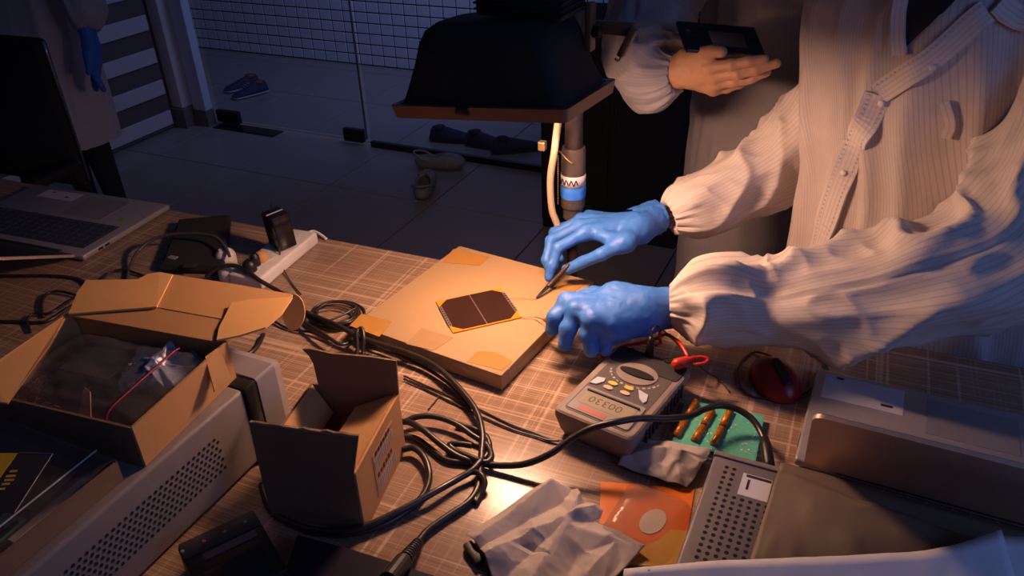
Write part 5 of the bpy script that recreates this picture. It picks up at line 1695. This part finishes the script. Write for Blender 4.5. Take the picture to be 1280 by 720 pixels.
def frayed(x0, x1, z0, z1, y, n=14, seed=0, jag=0.004):
    rd = random.Random(seed)
    top_ = [(x0 + (x1 - x0) * k / n, z1 + rd.uniform(-jag, jag * 0.4)) for k in range(n + 1)]
    poly = [(x0, z0), (x1, z0)] + top_[::-1]
    return poly


def wall_y(poly, y, t, tilt=0.0, hz=0.0):
    """upright sheet at local y from (x, z) points, the part above hz leaning by tilt"""
    m = M()
    n = len(poly)
    v = [(x, y - t / 2 + max(0, z - hz) * tilt, z) for x, z in poly] + [(x, y + t / 2 + max(0, z - hz) * tilt, z) for x, z in poly]
    f = [tuple(range(n)), tuple(range(n, 2 * n))[::-1]] + [((i + 1) % n, i, n + i, n + (i + 1) % n) for i in range(n)]
    return m.add(v, f)


def wall_x(poly, x, t, tilt=0.0, hz=0.0):
    m = M()
    n = len(poly)
    v = [(x - t / 2 + max(0, z - hz) * tilt, y, z) for y, z in poly] + [(x + t / 2 + max(0, z - hz) * tilt, y, z) for y, z in poly]
    f = [tuple(range(n))[::-1], tuple(range(n, 2 * n))] + [(i, (i + 1) % n, n + (i + 1) % n, n + i) for i in range(n)]
    return m.add(v, f)


M().box((0, 0, 0.002), (BW, BD, 0.004)).build('bottom', K['kraft_dark'], bx, local=True)
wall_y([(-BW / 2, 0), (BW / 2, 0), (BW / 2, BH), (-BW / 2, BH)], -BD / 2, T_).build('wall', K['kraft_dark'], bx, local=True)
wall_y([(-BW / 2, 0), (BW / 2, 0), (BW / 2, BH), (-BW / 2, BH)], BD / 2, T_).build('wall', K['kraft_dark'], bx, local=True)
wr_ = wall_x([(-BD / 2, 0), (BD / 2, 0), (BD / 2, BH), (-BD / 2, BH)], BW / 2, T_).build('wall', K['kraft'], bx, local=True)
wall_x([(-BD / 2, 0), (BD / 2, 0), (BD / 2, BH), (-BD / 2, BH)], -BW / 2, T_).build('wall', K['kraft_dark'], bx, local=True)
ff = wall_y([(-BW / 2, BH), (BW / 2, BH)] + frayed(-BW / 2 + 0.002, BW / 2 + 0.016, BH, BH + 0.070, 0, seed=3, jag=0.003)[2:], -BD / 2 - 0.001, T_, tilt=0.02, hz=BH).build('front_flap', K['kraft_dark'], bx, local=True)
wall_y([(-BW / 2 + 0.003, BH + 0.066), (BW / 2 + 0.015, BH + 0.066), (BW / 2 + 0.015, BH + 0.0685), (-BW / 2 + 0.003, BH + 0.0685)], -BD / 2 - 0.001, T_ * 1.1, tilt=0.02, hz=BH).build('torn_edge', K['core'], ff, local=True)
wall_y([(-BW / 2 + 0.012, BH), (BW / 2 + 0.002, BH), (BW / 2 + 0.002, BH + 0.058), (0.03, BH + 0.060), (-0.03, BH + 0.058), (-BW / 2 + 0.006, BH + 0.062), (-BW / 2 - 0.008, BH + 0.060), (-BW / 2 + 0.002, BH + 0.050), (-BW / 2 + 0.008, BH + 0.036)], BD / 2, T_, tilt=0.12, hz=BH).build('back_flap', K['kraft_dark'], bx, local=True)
# side flaps folded into the box
M().slab([(BW / 2 - 0.002, -BD / 2 + 0.004, BH + 0.001), (BW / 2 - 0.002, BD / 2 - 0.004, BH + 0.001), (BW / 2 - 0.058, BD / 2 - 0.03, BH - 0.012), (BW / 2 - 0.062, -BD / 2 + 0.02, BH - 0.012)], 0.003).build('side_flap', K['kraft'], bx, local=True)
M().slab([(-BW / 2 + 0.002, -BD / 2 + 0.004, BH), (-BW / 2 + 0.002, BD / 2 - 0.004, BH), (-BW / 2 + 0.034, BD / 2 - 0.012, BH - 0.045), (-BW / 2 + 0.034, -BD / 2 + 0.012, BH - 0.045)], 0.003).build('side_flap', K['kraft'], bx, local=True)
M().slab([(-0.018, -BD / 2 + 0.01, BH - 0.055), (-0.018, BD / 2 - 0.01, BH - 0.055), (-0.022, BD / 2 - 0.01, 0.006), (-0.022, -BD / 2 + 0.01, 0.006)], 0.003).build('divider', K['kraft_dark'], bx, local=True)
xx = BW / 2 + T_ / 2 + 0.0003
lb0 = M().box((xx, 0.008, 0.052), (0.0006, 0.080, 0.080)).build('label', K['kraft'], wr_, local=True)
m = M()
rd = random.Random(2)
for row, (zc, hh) in enumerate(((0.026, 0.020), (0.072, 0.016))):
    y = -0.028
    while y < 0.044:
        w1 = rd.choice((0.0018, 0.003, 0.0042))
        m.box((xx + 0.0005, y + w1 / 2, zc), (0.0005, w1, hh))
        y += w1 + rd.choice((0.002, 0.0032))
m2 = M()
for zc in (0.047, 0.088):
    for k in range(6):
        m2.box((xx + 0.0005, -0.02 + 0.010 * k, zc), (0.0005, 0.006, 0.009 - 0.002 * (k % 2)), rx=0.2)
m.build('barcode', K['paper'], wr_, local=True)['kind'] = 'stuff'
m2.build('label_print', K['ink'], wr_, local=True)['kind'] = 'stuff'

# ------------------------------------------------------------------ bench power supply with the shipping carton on it
ps = thing('bench_power_supply', 'beige bench power supply with perforated side under the shipping carton', 'power supply', (-0.93, 0.46, 0))
PXR = -0.770
PSW = 0.32
angle_smooth(M().box((PXR - PSW / 2, 0.425, 0.075), (PSW, 0.49, 0.138), bev=0.006, seg=3).build('case', K['beige_metal'], ps), 40)
angle_smooth(M().box((PXR - PSW / 2, 0.682, 0.073), (PSW + 0.008, 0.026, 0.146), bev=0.004).build('bezel_band', K['black_plastic'], ps), 40)
fr = [[(x, 0.6945, z) for x, z in rr(PXR - PSW - 0.005, PXR + 0.005, 0.004, 0.148, 0.008)], [(x, 0.735, z) for x, z in rr(PXR - PSW - 0.005, PXR + 0.005, 0.004, 0.148, 0.008)], [(x, 0.765, z) for x, z in rr(PXR - PSW + 0.012, PXR - 0.014, 0.014, 0.128, 0.008)]]
v, f = loft(fr)
angle_smooth(obj('front_bezel', v, f, K['bezel_grey'], ps), 30)
for yy in (0.23, 0.62):
    for xx_ in (PXR - 0.03, PXR - PSW + 0.03):
        M().cyl((xx_, yy, 0), (xx_, yy, 0.008), 0.010, n=10).build('foot', K['black_plastic'], ps)
a0, a1, a2, a3 = PX(273, 558, PXR), PX(283, 588, PXR), PX(130, 697, PXR), PX(150, 722, PXR)
m = M()
NR, NC = 8, 31
for c_ in range(NC):
    for r in range(NR):
        y = a0[1] - 0.004 - c_ * 0.0100 + (0.005 if r % 2 else 0)
        z = 0.106 - r * 0.0082
        if y > a1[1] + (z - a1[2]) / max(a0[2] - a1[2], 1e-3) * (a0[1] - a1[1]) + 0.004: continue
        m.lathe((PXR - 0.0004, y, z), (PXR + 0.0005, y, z), [(0, 0.0027), (1, 0.0027)], 7)
q = m.build('vent_holes', K['hole'], ps)
q['kind'] = 'stuff'

CZ = 0.1455
crt = math.radians(6)
cC = Vector((-0.932, 0.575, CZ))
cart = thing('shipping_carton', 'open brown shipping carton holding a zip bag on the power supply', 'cardboard box', cC, crt)
QW, QD, QH = 0.286, 0.198, 0.066
t_ = 0.0035
M().box((0, 0, 0.002), (QW, QD, 0.004)).build('bottom', K['kraft'], cart, local=True)
wall_y([(-QW / 2, 0), (QW / 2, 0), (QW / 2, QH), (-QW / 2, QH)], QD / 2, t_).build('wall', K['kraft'], cart, local=True)
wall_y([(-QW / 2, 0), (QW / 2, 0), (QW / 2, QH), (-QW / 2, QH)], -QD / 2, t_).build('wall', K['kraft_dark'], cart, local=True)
wall_x([(-QD / 2, 0), (QD / 2, 0), (QD / 2, QH), (-QD / 2, QH)], QW / 2, t_).build('wall', K['kraft'], cart, local=True)
wall_x([(-QD / 2, 0), (QD / 2, 0), (QD / 2, QH), (-QD / 2, QH)], -QW / 2, t_).build('wall', K['kraft'], cart, local=True)
tz = CZ + QH


def flap(name, pts, material='kraft', t=0.003):
    return M().slab([P(a, b, h) for a, b, h in pts], t).build(name, K[material], cart)


flap('far_flap', [(82, 394, tz), (270, 428, tz), (280, 400, tz), (196, 385, tz), (92, 388, tz)], 'kraft')
flap('lid_panel', [(196, 385, tz + .001), (280, 400, tz + .001), (330, 402, tz - .004), (366, 369, tz - .012), (300, 357, tz - .012), (216, 344, tz - .012)], 'kraft')
flap('ear_flap', [(86, 393, tz + .004), (196, 384, tz + .005), (216, 344, tz - .006), (200, 341, tz - .006), (186, 343, tz - .006), (172, 350, tz - .004), (108, 351, tz - .004), (97, 366, tz)], 'kraft_lit')
flap('ear_flap', [(271, 426, tz + .004), (274, 410, tz + .004), (290, 379, tz + .004), (312, 375, tz + .004), (366, 372, tz + .004), (352, 393, tz + .004), (332, 410, tz + .004), (300, 420, tz + .004)], 'kraft_lit')
tg = [(366 + 17 * math.cos(a) * (0.9 if math.cos(a) > 0 else 0.75), 390 + 23 * math.sin(a)) for a in np.linspace(0, 2 * PI, 20, endpoint=False)]
flap('tongue', [(a, b, tz - .03 - (b - 367) * 0.0012) for a, b in tg], 'kraft_lit')
flap('side_flap', [(82, 394, tz), (62, 432, tz), (10, 505, tz), (-20, 500, tz + .01), (-20, 468, tz + .02), (0, 450, tz + .018)], 'kraft')
flap('side_flap', [(256, 446, tz + .002), (273, 434, tz + .002), (289, 473, tz - .036), (268, 490, tz - .038)], 'kraft')
# what is in the carton
zb = thing('zip_bag', 'clear zip bag with red closing strip filling the shipping carton', 'bag', (cC.x, cC.y, CZ + 0.005), crt)
n_ = 30
s, t = np.meshgrid(np.linspace(-1, 1, n_), np.linspace(-1, 1, n_), indexing='ij')
x = s * (QW / 2 - 0.008)
y = t * (QD / 2 - 0.008)
z = 0.050 * (1 - np.abs(s) ** 12) * (1 - np.abs(t) ** 12) + 0.003 * vnoise(np.stack([s * 3, t * 3, s * 0], -1), 4) + 0.0025 * ridge(np.stack([s * 4, t * 5, s * 0], -1), 6)
v = np.vstack([np.stack([x, y, z], -1).reshape(-1, 3), np.stack([x, y, 0 * z + 0.0005], -1).reshape(-1, 3)])
k = n_ * n_
f = []
for i in range(n_ - 1):
    for j in range(n_ - 1):
        a_, b_, c_, d_ = i * n_ + j, (i + 1) * n_ + j, (i + 1) * n_ + j + 1, i * n_ + j + 1
        f += [(a_, b_, c_, d_), (d_ + k, c_ + k, b_ + k, a_ + k)]
obj('film', v, f, K['film'], zb, smooth=True, local=True)
pts = []
for t1 in np.linspace(-0.93, 0.93, 20):
    s1 = 0.55 - 0.02 * t1
    zz = 0.050 * (1 - abs(s1) ** 12) * (1 - abs(t1) ** 12) + 0.0045
    pts.append((s1 * QW / 2, t1 * QD / 2 * 0.95, zz))
M().tube(pts, 0.0017, 6, 2).build('zip_strip', K['red_strip'], zb, smooth=True, local=True)
fo = crumple('foil_pouch', K['foil_blue'], None, [(cC.x + .02, cC.y + .005, CZ + .025), (cC.x + .132, cC.y + .02, CZ + .025), (cC.x + .122, cC.y + .098, CZ + .025), (cC.x - .015, cC.y + .085, CZ + .025)], 50, 50, amp=0.010, seed=31, base=0.006, dirs=16, th=0.02, scale=1.6)
single(fo, 'crinkled silvery blue pouch inside the zip bag at the right', 'pouch')
dk = thing('dark_module', 'dark flat module inside the zip bag at the left', 'component', (cC.x - 0.05, cC.y + 0.03, CZ + 0.006), crt)
M().box((0, 0, 0.014), (0.12, 0.09, 0.026), bev=0.004).build('case', K['black_gloss'], dk, local=True)
M().box((0, 0, 0.0275), (0.09, 0.06, 0.001)).build('cover', K['meter_dark'], dk, local=True)
single(M().slab([P(98, 524, CZ + .020), P(106, 484, CZ + .036), P(113, 490, CZ + .038), P(114, 524, CZ + .024)], 0.002).build('orange_strip', K['kraft'], None), 'narrow orange cardboard strip standing inside the zip bag', 'strip')
m = M()
rd = random.Random(9)
for k_ in range(26):
    q = P(rd.uniform(18, 62), rd.uniform(478, 512), CZ + .006)
    q[1] = max(q[1], 0.515)
    a = rd.uniform(0, PI)
    m.tube([q, q + np.array([0.010 * math.cos(a), 0.010 * math.sin(a), 0.008]), q + np.array([0.018 * math.cos(a), 0.018 * math.sin(a), 0.002])], 0.0012, 5, 3)
q = m.build('metal_clips', K['brass'], None, smooth=True)
tag(q, 'loose metal clips at the near left of the zip bag', 'clips', kind='stuff')

# ------------------------------------------------------------------ film-covered tray on the near end of the power supply
tr0 = thing('cardboard_tray', 'cardboard tray of green boards under clear film at the left front', 'tray', (-0.925, 0.355, CZ))
TX1, TX0, TY1, TY0, TH = -0.788, -1.085, 0.462, 0.20, 0.030
M().box(((TX0 + TX1) / 2, (TY0 + TY1) / 2, CZ + 0.002), (TX1 - TX0, TY1 - TY0, 0.004)).build('bottom', K['kraft_dark'], tr0)
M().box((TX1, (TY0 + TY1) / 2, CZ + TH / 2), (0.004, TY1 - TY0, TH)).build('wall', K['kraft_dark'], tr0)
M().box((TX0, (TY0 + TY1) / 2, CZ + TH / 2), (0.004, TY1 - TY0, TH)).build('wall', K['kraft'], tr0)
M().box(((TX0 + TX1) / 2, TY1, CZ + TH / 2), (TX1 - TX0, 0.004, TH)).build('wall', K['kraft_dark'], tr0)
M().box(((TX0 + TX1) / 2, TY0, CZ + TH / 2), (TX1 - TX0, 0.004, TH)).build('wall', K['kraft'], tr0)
patch_grid('film_lid', K['film_dark'], tr0, [(TX0 + .001, TY1 + .003, CZ + TH + .012), ((TX0 + TX1) / 2, TY1 + .003, CZ + TH + .010), (TX1 - .001, TY1 + .003, CZ + TH + .004)], [(TX0 + .001, TY0, CZ + TH + .003), ((TX0 + TX1) / 2, TY0, CZ + TH + .005), (TX1 - .001, TY0, CZ + TH + .002)], seed=2, amp=0.004)
M().tube([(TX1 - .030, TY1, CZ + TH + .009), (TX1 - .030, TY0, CZ + TH + .006)], 0.0012, 6, 2, smooth=False).build('film_edge', K['white_tape'], tr0)
for k_, (x, y, dx, dy, rz, mt, lb_, zz) in enumerate(((-0.90, 0.30, 0.055, 0.16, 4, 'pcb_dark', 'wide dark green board inside the film-covered tray', .006), (-0.845, 0.285, 0.034, 0.15, 4, 'pcb', 'narrow green board along the right wall of the tray', .006), (-0.812, 0.385, 0.030, 0.11, 2, 'paper_white', 'pale blue printed slip at the far right of the tray', .006), (-0.865, 0.405, 0.050, 0.07, 8, 'kraft', 'small brown cardboard piece at the far side of the tray', .006))):
    t = thing('circuit_board' if 'board ' in lb_ and 'green' in lb_ else 'card_slip', lb_, 'board' if 'green' in lb_ else 'card', (x, y, CZ + zz), math.radians(rz))
    M().box((0, 0, 0.002), (dx, dy, 0.003), bev=0.0005, seg=1).build('sheet', K[mt], t, local=True)
    if 'green' in lb_:
        for j in range(4):
            M().box((dx * (-0.2 + 0.1 * j), dy * (-0.3 + 0.2 * j), 0.0065), (0.012, 0.018, 0.006), bev=0.001).build('chip', K['black_plastic'], t, local=True)
        M().box((dx * 0.38, 0, 0.005), (0.004, dy * 0.9, 0.003)).build('connector', K['dark_metal'], t, local=True)
cd0 = thing('printed_card', 'black and yellow printed card lying on the film of the tray', 'card', P(25, 600, CZ + TH + .015))
hc = CZ + TH + .0155
M().slab([P(66, 567, hc), P(18, 641, hc), P(-45, 640, hc), P(-10, 566, hc)], 0.0008).build('card', K['ink'], cd0)
M().slab([P(22, 566.5, hc + .0007), P(-2, 600, hc + .0007), P(-30, 600, hc + .0007), P(-10, 566.5, hc + .0007)], 0.0004).build('yellow_corner', K['card_yellow'], cd0)
m = M()
for (a, b, l) in ((13, 588, 9), (8, 594, 12), (6, 599, 12), (3, 604, 10), (0, 610, 7)):
    m.slab([P(a, b, hc + .0008), P(a + l, b - 0.6, hc + .0008), P(a + l - 1.5, b + 2.2, hc + .0008), P(a - 1.5, b + 2.8, hc + .0008)], 0.0004)
m.build('yellow_lettering', K['card_yellow'], cd0)
for a, b in (((66, 567), (18, 641)), ((24, 566), (66, 567))):
    M().tube([P(*a, hc + .0006), P(*b, hc + .0006)], 0.0007, 5, smooth=False).build('card_edge', K['grey_plastic'], cd0)

# ------------------------------------------------------------------ black gear at the bottom left
d0, d1 = P(222, 680, .05), P(308, 640, .05)
drot = math.atan2(d1[1] - d0[1], d1[0] - d0[0])
ctr = (d0 + d1) / 2
nrm = np.array([math.sin(drot), -math.cos(drot), 0])
bd = thing('black_charger', 'black charger block with four small lights at the bottom left', 'charger', (*(ctr + nrm * 0.062)[:2], 0), drot)
dl = float(np.linalg.norm(d1 - d0))
angle_smooth(M().box((0.004, 0, 0.024), (dl + 0.012, 0.124, 0.048), bev=0.004).build('body', K['black_plastic'], bd, local=True), 40)
angle_smooth(M().box((0.004, 0.046, 0.0485), (dl + 0.008, 0.030, 0.003), bev=0.001).build('light_panel', K['meter_dark'], bd, local=True), 40)
for k_ in range(4):
    M().lathe((-0.045 + 0.028 * k_, 0.046, 0.0498), (-0.045 + 0.028 * k_, 0.046, 0.0510), [(0, 0.003), (1, 0.002)], 10).build('indicator', K['red_print'] if k_ == 1 else K['grey_plastic'], bd, local=True)
M().box((0.01, 0.020, 0.0485), (0.070, 0.012, 0.002), bev=0.0005).build('slot', K['meter_face'], bd, local=True)
M().box((0.004, -0.03, 0.0485), (dl * 0.8, 0.05, 0.004), bev=0.001).build('cover', K['black_gloss'], bd, local=True)
tbq = [P(372, 668, .026), P(442, 687, .026), P(600, 737, .026), P(560, 830, .026), P(330, 790, .026)]
tl = thing('tablet', 'dark glossy tablet at the bottom edge under the plug', 'tablet', (*np.mean(tbq, axis=0)[:2], 0))
M().slab([q - np.array([0, 0, 0.006]) for q in tbq], 0.010).build('body', K['black_plastic'], tl)
cen = np.mean(tbq, axis=0)
M().slab([cen + (q - cen) * 0.97 for q in tbq], 0.0016).build('screen', mat('navy_glass', (0.012, 0.010, 0.028), 0.5, spec=0.2), tl)
M().slab([cen + (q - cen) * 0.8 - np.array([0, 0, 0.018]) for q in tbq], 0.015).build('stand', K['black_plastic'], tl)

# ------------------------------------------------------------------ power strip, adapter, plugs, pouch (left back)
s0, s1 = P(306, 352, .018), P(379, 293, .018)
srot = math.atan2(s1[1] - s0[1], s1[0] - s0[0])
sl_ = float(np.linalg.norm(s1 - s0))
strip = thing('power_strip', 'white power strip with a black adapter on it at the far table edge', 'power strip', (*((s0 + s1) / 2)[:2], 0), srot)
angle_smooth(M().box((0, 0, 0.016), (sl_, 0.082, 0.030), bev=0.006, seg=3).build('housing', K['white_plastic'], strip, local=True), 50)
for k_ in range(4):
    so = M().lathe((sl_ * (-0.36 + 0.23 * k_), 0.004, 0.0305), (sl_ * (-0.36 + 0.23 * k_), 0.004, 0.0318), [(0, 0.020), (1, 0.019)], 20).build('socket', K['white_plastic'], strip, smooth=False, local=True)
    for dy in (-0.007, 0.007):
        M().lathe((sl_ * (-0.36 + 0.23 * k_), 0.004 + dy, 0.0316), (sl_ * (-0.36 + 0.23 * k_), 0.004 + dy, 0.0321), [(0, 0.0024), (1, 0.0024)], 8).build('socket_hole', K['hole'], so, local=True)
M().tube([P(382, 292, .016), P(392, 289, .016), P(402, 294, .010), P(408, 299, .004)], 0.0035, 8).build('flex', K['white_plastic'], strip, smooth=True)
ac = P(353, 307, .033)
ad = thing('power_adapter', 'tall black power adapter standing on the white power strip', 'adapter', ac, srot + math.radians(-28))
angle_smooth(M().box((0, 0, 0.043), (0.044, 0.054, 0.084), bev=0.004, ry=-0.06).build('body', K['black_gloss'], ad, local=True), 40)
M().box((-0.004, -0.002, 0.0856), (0.040, 0.003, 0.001), ry=-0.06).build('edge_line', K['sticker'], ad, local=True)
M().tube([P(341, 254, .115), P(340, 252, .118), P(340, 262, .116), P(344, 285, .07), P(349, 310, .045), P(352, 330, .012), P(362, 350, .004), P(376, 368, .004)], 0.0016, 6, 8).build('lead', K['rubber'], ad, smooth=True)


def plug(label, c, r, h, mt, lean=(0, 0)):
    t = thing('power_plug', label, 'plug', c, 0, 'plugs at the power strip')
    c = np.array(c)
    angle_smooth(M().lathe(c, c + np.array([lean[0], lean[1], h]), [(0, r), (0.55, r), (0.8, r * 0.85), (1, r * 0.5)], 20).build('body', K[mt], t), 40)
    return t


plug('round white plug with black cord beside the power strip end', P(290, 346, .004), 0.027, 0.030, 'white_plastic')
plug('white plug with grey cord at the left of the power strip', P(284, 329, .004), 0.023, 0.036, 'white_plastic')
plug('round tan plug in the power strip beside the adapter', P(327, 325, .032), 0.015, 0.020, 'kraft')
plug('stubby black plug in the near end of the power strip', P(313, 338, .032), 0.015, 0.024, 'black_plastic')
plug('small black plug in the power strip between two others', P(320, 331, .032), 0.011, 0.028, 'black_plastic')
pc_ = thing('black_pouch', 'black zip pouch lying between the left laptop and the power strip', 'pouch', P(245, 315))
q = [P(203, 342), P(226, 283), P(290, 277), P(284, 345)]
M().add(*loft([[(*(np.mean(q, axis=0) + (a - np.mean(q, axis=0)) * sc_)[:2], z) for a in q] for z, sc_ in ((0.001, 0.98), (0.010, 1.0), (0.022, 0.96), (0.026, 0.88))])).build('body', K['black_fabric'], pc_)
M().box(P(216, 322, .026), (0.022, 0.014, 0.003), bev=0.001).build('tag', K['grey_plastic'], pc_)
M().box(P(238, 332, .026), (0.03, 0.014, 0.004), bev=0.001, rz=0.4).build('clip', K['meter_dark'], pc_)

# ------------------------------------------------------------------ cords
def cord(label, pts, r, n=8, sub=8, mt='rubber', plug_end=None):
    p = [P(*q) for q in pts]
    if plug_end is None:
        return single(M().tube(p, r, n, sub).build('power_cable', K[mt], None, smooth=True), label, 'cord', 'cords tangled across the table')
    t = thing('power_cable', label, 'cord', p[-1], 0, 'cords tangled across the table')
    M().tube(p, r, n, sub).build('cable', K[mt], t, smooth=True)
    return t, np.array(p)


R1 = 0.0053
t, p = cord('thick black cord running from the coil past the small box to a ribbed plug', [(377, 388, .020), (392, 395, .024), (412, 403, .030), (430, 411, .036), (452, 422, .030), (478, 431, .026), (507, 440, .024), (535, 452, .022), (556, 467, .022), (580, 492, .020), (596, 515, .018), (603, 542, .016), (602, 566, .012), (600, 588, .008), (597, 610, .006), (585, 628, .006), (560, 645, .006), (535, 663, .006), (521, 680, .006)], R1, 10, 8, plug_end=True)
d = p[-1] - p[-2]
d /= np.linalg.norm(d)
e0, e1 = p[-1] - d * 0.004, P(504, 702, .030)
m = M().lathe(e0, e1, [(0, 0.0055)] + [(0.05 + 0.11 * k + dd, rr_ * (1 + 0.05 * k)) for k in range(8) for dd, rr_ in ((0, 0.0078), (0.05, 0.0078), (0.06, 0.0062), (0.10, 0.0062))] + [(1, 0.0105)], 14)
angle_smooth(m.build('strain_relief', K['rubber'], t), 40)
M().cyl(e1, e1 + (e1 - e0) * 0.9, 0.0125).build('plug', K['black_plastic'], t, smooth=False)
cord('thick black cord crossing in front of the multimeter to the grey case', [(470, 535, .006), (505, 527, .016), (527, 536, .020), (548, 553, .016), (572, 570, .010), (600, 579, .008), (630, 582, .012), (660, 579, .022), (690, 566, .040), (715, 548, .056), (740, 535, .070), (768, 528, .078), (800, 523, .074), (835, 523, .066), (862, 520, .058), (880, 512, .054), (900, 507, .052), (920, 511, .048), (938, 522, .042), (950, 538, .036), (957, 556, .034), (960, 574, .034)], R1, 10, 8)
cp = P(959, 562, .036)
single(M().lathe(P(956, 548, .037), P(962, 585, .034), [(0, 0.006), (0.3, 0.0085), (0.9, 0.0085), (1, 0.006)], 14).build('cord_socket', K['black_plastic'], None, smooth=True), 'black socket end of the cord at the far side of the grey case', 'connector')
cord('black cord loop, upper of the loops beside the small box', [(505, 528, .014), (522, 521, .018), (545, 521, .018), (570, 530, .016), (592, 545, .012), (605, 553, .010), (612, 562, .010), (614, 572, .012), (606, 578, .013), (590, 572, .012), (570, 564, .010), (562, 556, .012), (575, 555, .014), (590, 557, .014)], R1 * 0.95, 10, 8)
cord('black cord looping under the others and back to the small box', [(500, 545, .006), (520, 548, .005), (540, 562, .005), (558, 575, .005), (585, 578, .005), (604, 574, .006), (612, 560, .006), (607, 545, .006), (592, 536, .006), (570, 530, .006)], R1 * 0.9, 10, 8)
cord('black cord arching out from behind the small box towards the front', [(503, 562, .012), (517, 560, .014), (529, 570, .014), (536, 588, .012), (535, 606, .008), (525, 624, .006), (505, 641, .006), (480, 655, .006), (452, 664, .006), (420, 668, .005), (385, 664, .005)], R1, 10, 8)
cord('black cord slanting from the cable crossing to the front of the small box', [(602, 575, .015), (590, 588, .014), (570, 600, .012), (545, 614, .015), (520, 628, .014), (490, 643, .013), (462, 656, .012), (430, 664, .012), (400, 663, .010), (372, 657, .006), (350, 646, .005), (335, 630, .005), (327, 606, .005)], R1, 10, 8)
cord('black cord hanging loop at the cable crossing below the loops', [(588, 590, .010), (600, 592, .016), (606, 604, .012), (600, 618, .005), (594, 628, .004), (598, 606, .004), (602, 590, .004)], R1 * 0.85, 8, 8)
for k_, off in enumerate((0, 4)):
    cord('thin twin lead from the small box towards the meter, ' + ('upper' if k_ == 0 else 'lower') + ' of the two', [(505, 470 + off, .004), (530, 481 + off * 1.2, .003), (560, 494 + off * 1.6, .003), (600, 512 + off * 1.9, .003), (640, 531 + off * 1.4, .003), (668, 541 + off, .003), (685, 548 + off * .5, .004), (699, 551, .006)], 0.0017, 6, 6)
cord('short thin wire branching off the twin leads beside the small box', [(560, 476, .003), (552, 490, .003), (545, 500, .003), (535, 512, .003)], 0.0011, 6, 6)
# coiled cord between the carton and the pad
pts = []
for k_ in range(5 * 16):
    a = 2 * PI * k_ / 16
    rx_, ry_ = 32 - 1.6 * (k_ // 16) + 2 * math.sin(a * 0.37), 18 - 1.2 * (k_ // 16)
    pts.append((421 + rx_ * math.cos(a) + 3 * math.sin(a * 0.21), 394 + ry_ * math.sin(a) - 0.8 * (k_ // 16), .004 + .0045 * (k_ // 16) + .001 * math.sin(a * 0.7)))
pts += [(400, 404, .018), (380, 392, .020)]
cord('thin black lead wound into a flat coil between carton and pad', pts, 0.0024, 6, 3)
cord('black cord lying along the near side of the coil', [(372, 398, .012), (390, 409, .020), (408, 420, .024), (424, 430, .020), (436, 428, .016), (446, 418, .008)], 0.0036, 8, 8)
cord('black cord loop tied upright over the thick cord beside the pad', [(446, 446, .006), (447, 432, .020), (446, 418, .036), (449, 411, .042), (453, 412, .042), (455, 425, .030), (454, 440, .010), (456, 447, .006)], 0.0040, 8, 8)
cord('black cord behind the thick cord along the pad edge', [(448, 424, .016), (480, 437, .012), (515, 452, .010), (545, 468, .008), (570, 488, .006), (588, 512, .005)], 0.0032, 8, 8)
cord('black cord from the carton to the coil across the table', [(344, 402, .006), (356, 409, .005), (372, 413, .006), (392, 416, .008), (410, 424, .008)], 0.0026, 8, 8)
cord('short thick black cord curving out below the open carton', [(262, 470, .006), (290, 452, .006), (310, 443, .006), (322, 432, .006), (329, 418, .006)], 0.0046, 8, 8)
cord('thick black cord arching over the white plugs to the coil', [(258, 346, .020), (264, 340, .030), (275, 334, .040), (292, 332, .044), (308, 338, .040), (324, 350, .030), (345, 362, .012), (362, 372, .006)], 0.0048, 10, 8)
cord('grey cord arching from the carton over the black pouch to a white plug', [(158, 352, .004), (162, 335, .008), (172, 315, .022), (190, 300, .036), (215, 293, .046), (245, 292, .050), (268, 296, .050), (280, 307, .046), (287, 320, .040)], 0.0038, 8, 8, mt='cord_grey')
cord('thin black cord arching low behind the open carton', [(124, 352, .004), (136, 342, .006), (152, 337, .008), (172, 342, .006), (188, 348, .004)], 0.0030, 8, 8)
cord('black cord running across the table at the left edge', [(-20, 345, .004), (20, 345, .004), (60, 345, .004), (90, 347, .004), (104, 352, .004), (112, 362, .004)], 0.0040, 8, 8)
cord('lower black cord running under the carton ear at the left', [(-20, 402, .004), (20, 402, .004), (45, 403, .004), (62, 400, .004), (90, 382, .004)], 0.0036, 8, 8)
cord('black cord looping small beside the carton at the left', [(38, 415, .004), (34, 400, .006), (42, 392, .008), (56, 392, .006), (70, 388, .005), (92, 372, .004)], 0.0028, 8, 8)
cord('black cord looping larger above the small loop at the left', [(54, 396, .004), (52, 380, .006), (58, 368, .008), (72, 364, .008), (92, 368, .006), (104, 374, .004)], 0.0030, 8, 8)
cn = thing('cord_connector', 'small dark connector poking out beside the crumpled paper', 'connector', P(592, 690, .003))
q0, q1 = P(584, 680, .006), P(601, 704, .006)
angle_smooth(M().box((q0 + q1) / 2, (0.014, float(np.linalg.norm(q1 - q0)), 0.010), rz=math.atan2(*(q1 - q0)[1::-1]) - PI / 2, bev=0.002).build('shell', K['black_plastic'], cn), 40)
M().tube([q1, P(608, 712, .005), P(612, 728, .004)], 0.0022, 6).build('cable', K['rubber'], cn, smooth=True)

# ------------------------------------------------------------------ stand everything on the floor at z = 0
for o in list(bpy.context.scene.objects):
    if o.parent is None and o.type not in {'CAMERA'} and not (o.type == 'LIGHT'):
        o.location.z += TZ
